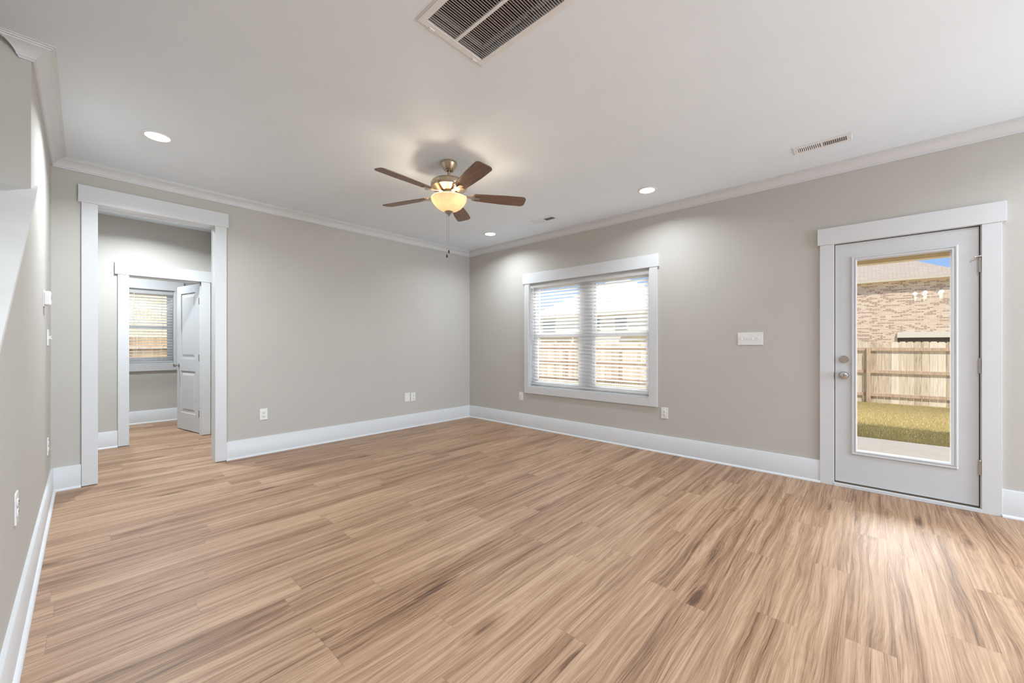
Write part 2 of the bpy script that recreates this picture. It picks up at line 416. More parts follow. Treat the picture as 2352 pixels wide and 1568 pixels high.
def blade_material():
    k = NT('walnut_blade'); v, X, Y, Z = k.obj()
    n = k.noise(k.xyz(k.math('MULTIPLY', X, 6.0), k.math('MULTIPLY', Y, 70.0), 0), 1.0, 4, 0.6, 0.4)
    k.put(k.b.inputs['Base Color'], k.ramp(n, [(0.3, (0.135, 0.070, 0.045)), (0.7, (0.25, 0.150, 0.100))]))
    k.b.inputs['Roughness'].default_value = 0.38
    return k.m
M_blade = blade_material()
M_fob = plain('dark_wood_fob', (0.06, 0.02, 0.015), 0.3)
def filter_material():
    k = NT('pleated_filter'); v, X, Y, Z = k.obj()
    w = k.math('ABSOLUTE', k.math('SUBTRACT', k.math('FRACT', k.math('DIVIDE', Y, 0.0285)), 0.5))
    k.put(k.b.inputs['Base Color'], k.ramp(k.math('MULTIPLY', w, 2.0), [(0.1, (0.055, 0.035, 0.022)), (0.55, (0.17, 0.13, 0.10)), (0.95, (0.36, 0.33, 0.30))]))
    k.b.inputs['Roughness'].default_value = 0.95
    return k.m
M_filter = filter_material()

# ------------------------------------------------------------------ dimensions
XL, XR, YB, ZC = -0.184, 4.333, 4.913, 2.73
YE = 3.18          # end of the full-height left wall
YREAR = -4.5

# ------------------------------------------------------------------ room shell
bm = BM(); box(bm, -3.2, XR + 0.12, YREAR, 8.2, -0.12, 0.0); struct('floor', bm, M_floor)
# ceiling with recess for the return grille
gx0, gx1, gy0, gy1 = 1.075, 1.450, 0.985, 1.550
bm = BM()
box(bm, -3.2, gx0, YREAR, 5.05, ZC, ZC + 0.14); box(bm, gx1, XR + 0.12, YREAR, 5.05, ZC, ZC + 0.14)
box(bm, gx0, gx1, YREAR, gy0, ZC, ZC + 0.14); box(bm, gx0, gx1, gy1, 5.05, ZC, ZC + 0.14)
box(bm, gx0 - 0.02, gx1 + 0.02, gy0 - 0.02, gy1 + 0.02, ZC + 0.14, ZC + 0.16)
struct('ceiling', bm, M_ceil)
bm = BM(); box(bm, -1.4, 1.32, 5.05, 8.2, 2.70, 2.84); struct('ceiling.001', bm, M_ceil)
# back wall with the hall doorway
OX0, OX1, OZ = 0.080, 0.896, 2.405
bm = BM()
box(bm, -1.4, OX0 - 0.018, YB, 5.05, 0, ZC); box(bm, OX1 + 0.018, XR + 0.12, YB, 5.05, 0, ZC)
box(bm, OX0 - 0.018, OX1 + 0.018, YB, 5.05, OZ + 0.018, ZC)
struct('wall_back', bm, M_wall)
# right wall with window, patio door and an added out-of-view fill opening
WY0, WY1, WZ0, WZ1 = 1.839, 3.615, 0.595, 2.080
DY0, DY1, DZ1 = -0.600, 0.228, 2.062
bm = BM(); T = 0.15
box(bm, XR, XR + T, WY1, 5.05, 0, ZC); box(bm, XR, XR + T, DY1 + 0.01, WY0, 0, ZC); box(bm, XR, XR + T, -1.30, DY0 - 0.01, 0, ZC); box(bm, XR, XR + T, YREAR, -3.40, 0, ZC); box(bm, XR, XR + T, -3.40, -1.30, 0, 0.6); box(bm, XR, XR + T, -3.40, -1.30, 2.2, ZC)
box(bm, XR, XR + T, WY0, WY1, 0, WZ0); box(bm, XR, XR + T, WY0, WY1, WZ1, ZC)
box(bm, XR, XR + T, DY0 - 0.01, DY1 + 0.01, DZ1 + 0.01, ZC)
struct('wall_right', bm, M_wall)
# left wall: full height at the back, sloping stair wall towards the camera
capz = lambda y: 1.172 + 0.607 * (y - 1.853)
bm = BM()
prism(bm, [(YE, 0), (YB, 0), (YB, ZC), (YE, ZC)], 'X', XL - 0.125, XL)
prism(bm, [(0.7, 0), (YE, 0), (YE, capz(YE)), (0.7, capz(0.7))], 'X', XL - 0.125, XL)
struct('wall_left', bm, M_wall)
bm = BM(); box(bm, -1.40, -1.28, 0.3, 5.05, 0, ZC); box(bm, -3.2, -1.28, 0.18, 0.3, 0, ZC)
struct('wall_stair', bm, M_wall)
bm = BM(); box(bm, -3.2, -3.08, YREAR, 0.18, 0, ZC); struct('wall_kitchen', bm, M_wall)
# unseen rear wall; its wide glazing is added to bring in light
bm = BM()
box(bm, -3.2, -1.2, YREAR - 0.12, YREAR, 0, ZC); box(bm, 4.1, XR + T, YREAR - 0.12, YREAR, 0, ZC)
box(bm, -1.2, 4.1, YREAR - 0.12, YREAR, 0, 0.40); box(bm, -1.2, 4.1, YREAR - 0.12, YREAR, 2.45, ZC)
struct('wall_rear', bm, M_wall)
bm = BM()
for xx in (-1.2, 0.12, 1.44, 2.76, 4.04): box(bm, xx, xx + 0.06, YREAR - 0.10, YREAR - 0.03, 0.40, 2.45)
box(bm, -1.2, 4.1, YREAR - 0.10, YREAR - 0.03, 0.40, 0.46); box(bm, -1.2, 4.1, YREAR - 0.10, YREAR - 0.03, 2.39, 2.45)
struct('added_window_3', bm, M_vinyl)  # unseen window frames added around the rear fill
bm = BM()
for yy in (-3.40, -2.38, -1.36): box(bm, XR + 0.06, XR + 0.12, yy, yy + 0.06, 0.6, 2.2)
box(bm, XR + 0.06, XR + 0.12, -3.40, -1.30, 0.6, 0.66); box(bm, XR + 0.06, XR + 0.12, -3.40, -1.30, 2.14, 2.2)
struct('added_window_4', bm, M_vinyl)  # out-of-view window added to hold the side fill

# hall and the small room beyond
YH, YH2, YW2 = 6.506, 6.63, 8.166
H0, H1, HZ = 0.352, 1.045, 2.022     # inner door opening
bm = BM()
box(bm, -1.4, H0 - 0.018, YH, YH2, 0, 2.70); box(bm, H1 + 0.018, 1.32, YH, YH2, 0, 2.70); box(bm, H0 - 0.018, H1 + 0.018, YH, YH2, HZ + 0.018, 2.70)
struct('wall_hall', bm, M_wall)
bm = BM(); box(bm, 1.20, 1.32, 5.05, YH, 0, 2.70); box(bm, 1.32, 1.44, YH, 8.3, 0, 2.70); struct('wall_hall_right', bm, M_wall)
bm = BM(); box(bm, -1.4, -1.28, 5.05, 8.3, 0, 2.70); struct('wall_hall_left', bm, M_wall)
V0, V1, VZ0, VZ1 = 0.10, 0.972, 0.905, 2.055
bm = BM()
box(bm, -1.4, V0, YW2, YW2 + 0.15, 0, 2.70); box(bm, V1, 1.44, YW2, YW2 + 0.15, 0, 2.70)
box(bm, V0, V1, YW2, YW2 + 0.15, 0, VZ0); box(bm, V0, V1, YW2, YW2 + 0.15, VZ1, 2.70)
struct('wall_small_room', bm, M_wall)

# ------------------------------------------------------------------ mouldings
def cove():
    p = [(0.0, ZC - 0.079), (0.011, ZC - 0.079), (0.012, ZC - 0.070), (0.017, ZC - 0.068), (0.018, ZC - 0.061)]
    for i in range(9):
        a = PI / 2 * i / 8
        c_ = i / 8; w_ = 0.45; p.append((0.018 + 0.050 * (w_ * c_ + (1 - w_) * (1 - math.cos(a))), ZC - 0.061 + 0.044 * (w_ * c_ + (1 - w_) * math.sin(a))))
    p += [(0.069, ZC - 0.011), (0.077, ZC - 0.010), (0.078, ZC - 0.004), (0.087, ZC - 0.003), (0.087, ZC), (0.060, ZC), (0.0, ZC - 0.058)]
    return p
CR = cove()
def strip(name, path, prof, m0=None, m1=None): return struct(name, sweep(path, prof, m0, m1), M_trim, smooth=True)
strip('trim_1', [(XL - 0.030, YE), (XL, YE)], CR, (-1, -1), (1, -1))
strip('trim_2', [(XL, YE), (XL, YB)], CR, (1, -1), (1, -1))
strip('trim_3', [(XL, YB), (XR, YB)], CR, (1, -1), (-1, -1))
strip('trim_4', [(XR, YB), (XR, YREAR)], CR, (-1, -1))
BB = [(0, 0), (0.030, 0), (0.030, 0.004), (0.0275, 0.011), (0.022, 0.016), (0.015, 0.018), (0.015, 0.188), (0.012, 0.192), (0, 0.192)]
strip('baseboard_left', [(XL, 0.7), (XL, YB)], BB, None, (1, -1))
strip('baseboard_back', [(XL, YB), (-0.018, YB)], BB, (1, -1))
strip('baseboard_back_right', [(0.989, YB), (XR, YB)], BB, None, (-1, -1))
strip('baseboard_right', [(XR, YB), (XR, 0.315)], BB, (-1, -1))
strip('baseboard_right_front', [(XR, -0.684), (XR, YREAR)], BB)
strip('baseboard_hall', [(-1.28, YH), (0.263, YH)], BB)
strip('baseboard_hall_right', [(1.20, YH), (1.20, 5.05)], BB)
strip('baseboard_small_room', [(-1.28, YW2), (1.32, YW2)], BB)
# stair wall cap board
bm = BM()
a, b = 0.68, YE + 0.055
prism(bm, [(a, capz(a)), (b, capz(b)), (b, capz(b) + 0.024), (a, capz(a) + 0.024)], 'X', XL, XL + 0.020)
prism(bm, [(a, capz(a)), (YE, capz(YE)), (YE, capz(YE) + 0.024), (a, capz(a) + 0.024)], 'X', XL - 0.145, XL)
struct('trim_5', bm, plain('cap_paint', (0.72, 0.71, 0.69), 0.5))

def casing_x(name, y, side, o0, o1, w, z1, hd0, hd1, hz1, t=0.020, rev=0.008, hover=0.018, bottom=0.006):
    """door casing on a wall whose face is y=const, facing -Y (side=-1)"""
    e_ = empty(name, ((o0 + o1) / 2, y, 0)); e_['kind'] = 'structure'
    yy = y + side * t
    for q, (u, v) in enumerate(((o0 - w, o0), (o1, o1 + w))):
        bm = BM(); box(bm, u, v, y, yy, bottom, z1, 0.0015); obj('side_casing', bm, M_trim, e_)
    bm = BM(); box(bm, hd0, hd1, y, y + side * (t + 0.006), z1, hz1, 0.0015); obj('head_casing', bm, M_trim, e_)
    return e_
# hall doorway
c1 = casing_x('trim_6', YB, -1, 0.080, 0.896, 0.096, 2.402, -0.035, 1.007, 2.546)
bm = BM()
box(bm, OX0 - 0.018, OX0 - 0.004, YB + 0.001, 5.05, 0, OZ + 0.018); box(bm, OX1 + 0.004, OX1 + 0.018, YB + 0.001, 5.05, 0, OZ + 0.018)
box(bm, OX0 - 0.004, OX1 + 0.004, YB + 0.001, 5.05, OZ + 0.004, OZ + 0.018)
box(bm, OX0 - 0.004, OX0 + 0.0, YB + 0.03, 5.05, 0, OZ + 0.004)
obj('jamb', bm, M_trim, c1)
c1b = casing_x('trim_7', 5.05, 1, 0.080, 0.896, 0.09, 2.402, -0.035, 1.007, 2.53)
# inner doorway
c2 = casing_x('trim_8', YH, -1, H0 + 0.008, H1 - 0.004, 0.095, 2.026, 0.240, 1.166, 2.166)
bm = BM()
box(bm, H0 - 0.018, H0, YH + 0.001, YH2, 0, HZ + 0.018); box(bm, H1, H1 + 0.018, YH + 0.001, YH2, 0, HZ + 0.018); box(bm, H0, H1, YH + 0.001, YH2, HZ, HZ + 0.018)
box(bm, H0, H0 + 0.011, YH + 0.03, YH2 - 0.042, 0, HZ); box(bm, H1 - 0.011, H1, YH + 0.03, YH2 - 0.042, 0, HZ); box(bm, H0, H1, YH + 0.03, YH2 - 0.042, HZ - 0.011, HZ)
obj('jamb', bm, M_trim, c2)
c2b = casing_x('trim_9', YH2, 1, H0, H1, 0.08, 2.026, 0.240, 1.15, 2.15)

# ------------------------------------------------------------------ patio door (door_1)
d1 = empty('door_1', (XR + 0.03, -0.187, 0)); d1['kind'] = 'structure'
XF = XR + 0.001
t1 = empty('trim_10', (XR, -0.187, 0)); t1['kind'] = 'structure'
for u, v in ((0.223, 0.317), (-0.684, -0.592)):
    bm = BM(); box(bm, XR - 0.020, XR, u, v, 0.0, 2.057, 0.0015); obj('side_casing', bm, M_trim, t1)
bm = BM(); box(bm, XR - 0.026, XR, -0.703, 0.333, 2.057, 2.198, 0.0015); obj('head_casing', bm, M_trim, t1)
bm = BM()
box(bm, XR - 0.004, XR + T, 0.2205, DY1 + 0.01, 0, DZ1 + 0.01); box(bm, XR - 0.004, XR + T, DY0 - 0.01, -0.5875, 0, DZ1 + 0.01)
box(bm, XR - 0.004, XR + T, -0.5875, 0.2205, 2.0545, DZ1 + 0.01)
obj('jamb', bm, M_trim, t1)
bm = BM()
box(bm, XR + 0.006, XR + 0.04, 0.2155, 0.2203, 0.03, 2.0545); box(bm, XR + 0.006, XR + 0.04, -0.5873, -0.5825, 0.03, 2.0545); box(bm, XR + 0.006, XR + 0.04, -0.5873, 0.2203, 2.0485, 2.0543)
obj('weatherstrip', bm, M_gasket, t1)
bm = BM(); box(bm, XR - 0.024, XR + 0.002, -0.592, 0.223, 0.0, 0.026, 0.003); obj('threshold_board', bm, M_trim, t1)
bm = BM(); box(bm, XR + 0.002, XR + T + 0.03, -0.5875, 0.2205, 0.0, 0.034, 0.002); obj('threshold', bm, M_bronze, t1)
# slab with the lite opening
g0, g1, gz0, gz1 = -0.447, 0.075, 0.318, 1.898
SY0, SY1, SZ0, SZ1 = -0.5820, 0.2150, 0.040, 2.0480
bm = BM(); xs0, xs1 = XF, XF + 0.044
box(bm, xs0, xs1, SY0, g0 - 0.01, SZ0, SZ1); box(bm, xs0, xs1, g1 + 0.01, SY1, SZ0, SZ1)
box(bm, xs0, xs1, g0 - 0.01, g1 + 0.01, SZ0, gz0 - 0.01); box(bm, xs0, xs1, g0 - 0.01, g1 + 0.01, gz1 + 0.01, SZ1)
obj('slab', bm, M_door, d1)
def frame_sweep(y0, y1, z0, z1, prof, xface, sgn=-1):
    """rectangular picture-frame moulding on plane x; prof [(inset from outer edge, out)]"""
    bm = BM(); rings = []
    for (cy, cz, dy, dz) in ((y0, z0, 1, 1), (y1, z0, -1, 1), (y1, z1, -1, -1), (y0, z1, 1, -1)):
        rings.append([bm.verts.new((xface + sgn * o, cy + dy * i, cz + dz * i)) for i, o in prof])
    n = len(prof)
    for q in range(4):
        a_, b_ = rings[q], rings[(q + 1) % 4]
        for i in range(n): bm.faces.new((a_[i], a_[(i + 1) % n], b_[(i + 1) % n], b_[i]))
    return bm
pm = [(0.0, 0.0), (0.001, 0.007), (0.006, 0.011), (0.013, 0.011), (0.016, 0.006), (0.021, 0.005), (0.024, 0.010), (0.031, 0.010), (0.036, 0.003), (0.0365, -0.02), (0.0, -0.02)]
obj('glass_moulding', frame_sweep(g0 - 0.036, g1 + 0.036, gz0 - 0.036, gz1 + 0.036, pm, XF), M_door, d1, smooth=True)
obj('glass_moulding', frame_sweep(g0 - 0.036, g1 + 0.036, gz0 - 0.036, gz1 + 0.036, pm, XF + 0.044, 1), M_door, d1, smooth=True)
bm = BM(); box(bm, XF + 0.018, XF + 0.024, g0 - 0.012, g1 + 0.012, gz0 - 0.012, gz1 + 0.012); obj('glass_pane', bm, M_glass, d1)
# deadbolt and knob
bm = BM(); lathe(bm, [(0, 0), (0.031, 0), (0.031, 0.006), (0.027, 0.012), (0.0, 0.013)], (XF, 0.157, 1.076), 32, '-X')
db = obj('deadbolt', bm, M_nickel, d1, smooth=True)
bm = BM(); box(bm, -0.030, -0.012, -0.006, 0.006, -0.017, 0.017, 0.003); bmesh.ops.rotate(bm, verts=bm.verts, cent=(0, 0, 0), matrix=Matrix.Rotation(R(35), 3, 'X'))
bmesh.ops.translate(bm, verts=bm.verts, vec=(XF, 0.157, 1.076)); obj('thumb_turn', bm, M_nickel, db)
bm = BM(); lathe(bm, [(0, 0), (0.033, 0), (0.033, 0.004), (0.029, 0.010), (0.013, 0.013), (0.011, 0.030), (0.014, 0.036), (0.025, 0.042), (0.0275, 0.052), (0.025, 0.062), (0.018, 0.067), (0.010, 0.067), (0.009, 0.064), (0, 0.064)], (XF, 0.157, 0.942), 36, '-X')
kb = obj('door_knob', bm, M_knob, d1, smooth=True)
bm = BM(); box(bm, XF - 0.066, XF - 0.0635, 0.155, 0.159, 0.937, 0.947); obj('lock_button', bm, M_dark, kb)
bm = BM(); box(bm, XR - 0.007, XR + 0.002, 0.2165, 0.2235, 0.905, 0.965, 0.001); obj('strike_plate', bm, M_bronze, t1)
for k_, zz in enumerate((1.770, 1.046, 0.318)):
    bm = BM(); tube(bm, (XR - 0.008, -0.5865, zz - 0.051), (XR - 0.008, -0.5865, zz + 0.051), 0.0075, 14)
    tube(bm, (XR - 0.008, -0.5865, zz + 0.051), (XR - 0.008, -0.5865, zz + 0.056), 0.009, 14, 0.005)
    h_ = obj('hinge', bm, M_nickel, d1, smooth=True)
    if k_ == 0:
        bm = BM(); tube(bm, (XR - 0.022, -0.562, zz + 0.058), (XR - 0.014, -0.612, zz + 0.066), 0.0035, 8)
        tube(bm, (XR - 0.023, -0.558, zz + 0.057), (XR - 0.022, -0.562, zz + 0.058), 0.006, 8); tube(bm, (XR - 0.014, -0.612, zz + 0.066), (XR - 0.013, -0.617, zz + 0.067), 0.0065, 8)
        lathe(bm, [(0.0045, 0), (0.011, 0), (0.011, 0.012), (0.0045, 0.012)], (XR - 0.008, -0.5865, zz + 0.056), 14)
        obj('door_stop', bm, M_nickel, h_, smooth=True)

# ------------------------------------------------------------------ main window (window_1)
w1 = empty('window_1', (XR, (WY0 + WY1) / 2, WZ0)); w1['kind'] = 'structure'
for u, v in ((WY1, 3.700), (1.749, WY0)):
    bm = BM(); box(bm, XR - 0.020, XR, u, v, 0.500, 2.073, 0.0015); obj('side_casing', bm, M_trim, w1)
bm = BM(); box(bm, XR - 0.020, XR, WY0, WY1, 0.500, WZ0 - 0.004, 0.0015); obj('bottom_casing', bm, M_trim, w1)
bm = BM(); box(bm, XR - 0.026, XR, 1.729, 3.734, 2.073, 2.216, 0.0015); obj('head_casing', bm, M_trim, w1)
bm = BM(); j = 0.012
box(bm, XR - 0.003, XR + T, WY0, WY0 + j, WZ0, WZ1); box(bm, XR - 0.003, XR + T, WY1 - j, WY1, WZ0, WZ1)
box(bm, XR - 0.003, XR + T, WY0 + j, WY1 - j, WZ0, WZ0 + j); box(bm, XR - 0.003, XR + T, WY0 + j, WY1 - j, WZ1 - j, WZ1)
obj('jamb', bm, M_trim, w1)
FX0, FX1 = XR + 0.085, XR + T - 0.005
cy = 2.722
bm = BM(); box(bm, FX0, FX1, cy - 0.055, cy + 0.055, WZ0 + j, WZ1 - j, 0.002); obj('mullion', bm, M_vinyl, w1)
def unit(win, axis, a0, a1, z0, z1, zm, f0, f1):
    """single-hung unit between a0..a1 across the opening; f0 inner face, f1 outer face"""
    def bx(bm, u0, u1, z0_, z1_, d0, d1):
        if axis == 'Y': box(bm, d0, d1, u0, u1, z0_, z1_, 0.002)
        else: box(bm, u0, u1, d0, d1, z0_, z1_, 0.002)
    bm = BM(); w_ = 0.032
    bx(bm, a0, a0 + w_, z0, z1, f0, f1); bx(bm, a1 - w_, a1, z0, z1, f0, f1); bx(bm, a0 + w_, a1 - w_, z0, z0 + w_, f0, f1); bx(bm, a0 + w_, a1 - w_, z1 - w_, z1, f0, f1)
    obj('window_frame', bm, M_vinyl, win)
    mid = (f0 + f1) / 2; s_ = 0.038
    for (lo, hi, d0, d1, nm) in ((z0 + w_, zm + 0.022, f0 + 0.004, mid - 0.001, 'lower_sash'), (zm - 0.022, z1 - w_, mid + 0.001, f1 - 0.004, 'upper_sash')):
        bm = BM(); b0, b1 = a0 + w_, a1 - w_
        bx(bm, b0, b0 + s_, lo, hi, d0, d1); bx(bm, b1 - s_, b1, lo, hi, d0, d1); bx(bm, b0 + s_, b1 - s_, lo, lo + s_ + 0.006, d0, d1); bx(bm, b0 + s_, b1 - s_, hi - s_ - 0.006, hi, d0, d1)
        sa = obj(nm, bm, M_vinyl, win)
        bm = BM(); m_ = (d0 + d1) / 2; bx2 = (b0 + s_ - 0.004, b1 - s_ + 0.004)
        if axis == 'Y': box(bm, m_ - 0.002, m_ + 0.002, bx2[0], bx2[1], lo + s_, hi - s_)
        else: box(bm, bx2[0], bx2[1], m_ - 0.002, m_ + 0.002, lo + s_, hi - s_)
        obj('glass_pane', bm, M_glass, sa)
unit(w1, 'Y', cy + 0.055, WY1 - j, WZ0 + j, WZ1 - j, 1.335, FX0, FX1)
unit(w1, 'Y', WY0 + j, cy - 0.055, WZ0 + j, WZ1 - j, 1.335, FX0, FX1)

# window of the small room (window_2)
w2 = empty('window_2', ((V0 + V1) / 2, YW2, VZ0)); w2['kind'] = 'structure'
for u, v in ((V0 - 0.09, V0), (V1, V1 + 0.09)):
    bm = BM(); box(bm, u, v, YW2 - 0.020, YW2, 0.795, 2.050, 0.0015); obj('side_casing', bm, M_trim, w2)
bm = BM(); box(bm, V0, V1, YW2 - 0.020, YW2, 0.795, VZ0 - 0.004, 0.0015); obj('bottom_casing', bm, M_trim, w2)
bm = BM(); box(bm, V0 - 0.11, V1 + 0.11, YW2 - 0.026, YW2, 2.050, 2.190, 0.0015); obj('head_casing', bm, M_trim, w2)
bm = BM()
box(bm, V0, V0 + j, YW2 - 0.003, YW2 + T, VZ0, VZ1); box(bm, V1 - j, V1, YW2 - 0.003, YW2 + T, VZ0, VZ1)
box(bm, V0 + j, V1 - j, YW2 - 0.003, YW2 + T, VZ0, VZ0 + j); box(bm, V0 + j, V1 - j, YW2 - 0.003, YW2 + T, VZ1 - j, VZ1)
obj('jamb', bm, M_trim, w2)
unit(w2, 'X', V0 + j, V1 - j, VZ0 + j, VZ1 - j, 1.468, YW2 + 0.085, YW2 + T - 0.005)

# ------------------------------------------------------------------ blinds
def blind(label, axis, a0, a1, ztop, zbot, face, n, tilt, cords, wand_at, wand_len):
    loc = (face, (a0 + a1) / 2, zbot) if axis == 'Y' else ((a0 + a1) / 2, face, zbot)
    root = empty('window_blind', loc); tag(root, label, 'blinds')
    def P(u, d, z): return (face + d, u, z) if axis == 'Y' else (u, face + d, z)
    def bx(bm, u0, u1, d0, d1, z0, z1, bev=0.001):
        if axis == 'Y': box(bm, face + d0, face + d1, u0, u1, z0, z1, bev)
        else: box(bm, u0, u1, face + d0, face + d1, z0, z1, bev)
    bm = BM(); bx(bm, a0, a1, -0.002, 0.050, ztop - 0.052, ztop - 0.003); obj('headrail', bm, M_blind, root)
    bm = BM(); bx(bm, a0 - 0.002, a1 + 0.002, -0.010, -0.003, ztop - 0.062, ztop - 0.003, 0.002); obj('valance', bm, M_blind, root)
    bm = BM(); bx(bm, a0, a1, 0.000, 0.050, zbot, zbot + 0.018, 0.003); obj('bottom_rail', bm, M_blind, root)
    z1 = ztop - 0.075; z0 = zbot + 0.038
    for i in range(n):
        z = z1 + (z0 - z1) * i / (n - 1); bm = BM(); pts = []
        K = 5; w_ = 0.050
        for q in range(K + 1):
            s_ = -w_ / 2 + w_ * q / K; cr = 0.0030 * (1 - (2 * q / K - 1) ** 2)
            pts.append((s_, cr))
        pts = pts + [(a_, b_ - 0.0026) for a_, b_ in reversed(pts)]
        c_, s2 = math.cos(tilt), math.sin(tilt)
        ring = []
        for u in (a0 + 0.004, a1 - 0.004):
            ring.append([bm.verts.new(P(u, 0.025 + a_ * c_ + b_ * s2, z - a_ * s2 + b_ * c_)) for a_, b_ in pts])
        m_ = len(pts)
        for q in range(m_): bm.faces.new((ring[0][q], ring[0][(q + 1) % m_], ring[1][(q + 1) % m_], ring[1][q]))
        bm.faces.new(ring[0]); bm.faces.new(ring[1][::-1])
        obj('slat', bm, M_blind, root)
    for u in cords:
        bm = BM(); tube(bm, P(u, -0.001, ztop - 0.05), P(u, -0.001, zbot + 0.01), 0.0009, 6); tube(bm, P(u, 0.051, ztop - 0.05), P(u, 0.051, zbot + 0.01), 0.0009, 6)
        obj('ladder_cord', bm, M_blind, root)
    bm = BM(); tube(bm, P(wand_at, -0.012, ztop - 0.055), P(wand_at, -0.012, ztop - 0.055 - wand_len), 0.004, 8); obj('tilt_wand', bm, M_plastic, root)
    return root
blind('white two inch slat blind hanging in the wide window of the main room', 'Y', WY0 + j + 0.004, WY1 - j - 0.004, WZ1 - j, 0.632, XR + 0.012, 30, R(27),
      (3.42, 3.13, 2.27, 1.97), 3.548, 0.76)
blind('white slat blind on the window of the small room seen through both doorways', 'X', V0 + j + 0.004, V1 - j - 0.004, VZ1 - j, 0.925, YW2 + 0.012, 24, R(15),
      (0.25, 0.54, 0.825), 0.505, 0.50)

# ------------------------------------------------------------------ inner door (door_2), open into the small room
hinge = Vector((1.043, YH2 + 0.004, 0.0)); ang = math.atan2(0.692, -0.149)
d2 = empty('door_2', (hinge.x, hinge.y, 0.012), ang); d2['kind'] = 'structure'
def dpart(name, bm, m, parent=None, smooth=False):
    bmesh.ops.recalc_face_normals(bm, faces=bm.faces)
    me = bpy.data.meshes.new(name); bm.to_mesh(me); bm.free(); me.materials.append(m)
    if smooth:
        for p in me.polygons: p.use_smooth = True
        me.set_sharp_from_angle(angle=R(38))
    o = bpy.data.objects.new(name, me); COL.objects.link(o); o.parent = parent or d2
    return o
DWd, DHt, DT = 0.690, 2.006, 0.035
# local x from hinge to free edge, visible face at local y = +DT side? (camera side) -> y=0 .. -DT
bm = BM()
px0, px1 = 0.125, 0.565
pan = [(0.235, 0.82), (0.99, 1.90)]
ys0, ys1 = -DT, 0.0
box(bm, 0, px0, ys0, ys1, 0, DHt); box(bm, px1, DWd, ys0, ys1, 0, DHt)
box(bm, px0, px1, ys0, ys1, 0, pan[0][0]); box(bm, px0, px1, ys0, ys1, pan[0][1], pan[1][0]); box(bm, px0, px1, ys0, ys1, pan[1][1], DHt)
for z0, z1 in pan:
    box(bm, px0, px1, ys0 + 0.010, ys1 - 0.010, z0, z1)
    for sg, yf in ((1, ys1), (-1, ys0)):      # raised field with sloped shoulder
        i0, i1 = 0.028, 0.060
        yb, yt = yf - sg * 0.010, yf - sg * 0.002
        A = [(px0 + i0, yb, z0 + i0), (px1 - i0, yb, z0 + i0), (px1 - i0, yb, z1 - i0), (px0 + i0, yb, z1 - i0)]
        B = [(px0 + i1, yt, z0 + i1), (px1 - i1, yt, z0 + i1), (px1 - i1, yt, z1 - i1), (px0 + i1, yt, z1 - i1)]
        va = [bm.verts.new(p) for p in A]; vb = [bm.verts.new(p) for p in B]
        for q in range(4): bm.faces.new((va[q], va[(q + 1) % 4], vb[(q + 1) % 4], vb[q]))
        bm.faces.new(vb)
dpart('slab', bm, M_door)
for sg in (1, -1):
    bm = BM(); y0_ = 0 if sg > 0 else -DT
    lathe(bm, [(0, 0), (0.031, 0), (0.030, 0.006), (0.012, 0.010), (0.011, 0.030), (0.020, 0.036), (0.027, 0.046), (0.026, 0.058), (0.017, 0.066), (0, 0.068)], (0, 0, 0), 28)
    bmesh.ops.rotate(bm, verts=bm.verts, cent=(0, 0, 0), matrix=Matrix.Rotation(-sg * PI / 2, 3, 'X')); bmesh.ops.translate(bm, verts=bm.verts, vec=(DWd - 0.062, y0_, 0.898))
    dpart('door_knob', bm, M_nickel, smooth=True)
for zz in (1.770, 1.010, 0.255):
    bm = BM(); box(bm, -0.0015, 0.001, -DT + 0.002, 0.004, zz - 0.045, zz + 0.045, 0.0005); tube(bm, (-0.004, -DT - 0.006, zz - 0.046), (-0.004, -DT - 0.006, zz + 0.046), 0.006, 10)
    tube(bm, (-0.004, 0.006, zz - 0.046), (-0.004, 0.006, zz + 0.046), 0.006, 10)
    dpart('hinge', bm, M_hinge)

# ------------------------------------------------------------------ electrical plates (local: plate faces -Y, origin on the wall)
def place_copy(root, loc, rz, label, group=None):
    r = root.copy(); COL.objects.link(r); r.location = loc; r.rotation_euler = (0, 0, rz); r['label'] = label
    if group: r['group'] = group
    for ch in list(root.children):
        c = ch.copy(); COL.objects.link(c); c.parent = r
        for g in ch.children:
            d = g.copy(); COL.objects.link(d); d.parent = c
    return r
def lpart(name, bm, m, root, smooth=False):
    bmesh.ops.recalc_face_normals(bm, faces=bm.faces)
    me = bpy.data.meshes.new(name); bm.to_mesh(me); bm.free(); me.materials.append(m)
    if smooth:
        for p in me.polygons: p.use_smooth = True
        me.set_sharp_from_angle(angle=R(38))
    o = bpy.data.objects.new(name, me); COL.objects.link(o); o.parent = root
    return o
def plate(bm, w, h, t=0.006):
    box(bm, -w / 2, w / 2, -t, 0.0, -h / 2, h / 2, 0.002)
PH = 0.121
out = empty('wall_outlet', (1.330, YB, 0.436)); tag(out, 'white duplex outlet low on the back wall just right of the doorway', 'outlet')
bm = BM(); plate(bm, 0.076, PH); lpart('cover_plate', bm, M_plastic, out)
for zc in (0.020, -0.020):
    bm = BM(); lathe(bm, [(0.0165, 0), (0.0165, 0.0022), (0.0150, 0.0030), (0, 0.0030)], (0, -0.006, zc), 24, '-Y'); rc = lpart('receptacle', bm, M_plastic, out, True)
    bm = BM(); box(bm, -0.0072, -0.0052, -0.0097, -0.0085, zc + 0.001, zc + 0.009); box(bm, 0.0050, 0.0070, -0.0097, -0.0085, zc + 0.0015, zc + 0.0085)
    lathe(bm, [(0.0026, 0), (0.0026, 0.0037), (0, 0.0037)], (0, -0.006, zc - 0.007), 12, '-Y'); sl = lpart('slots', bm, M_dark, rc)
bm = BM(); lathe(bm, [(0.003, 0), (0.003, 0.0012), (0, 0.0012)], (0, -0.006, 0), 12, '-Y'); lpart('screw', bm, M_nickel, out, True)
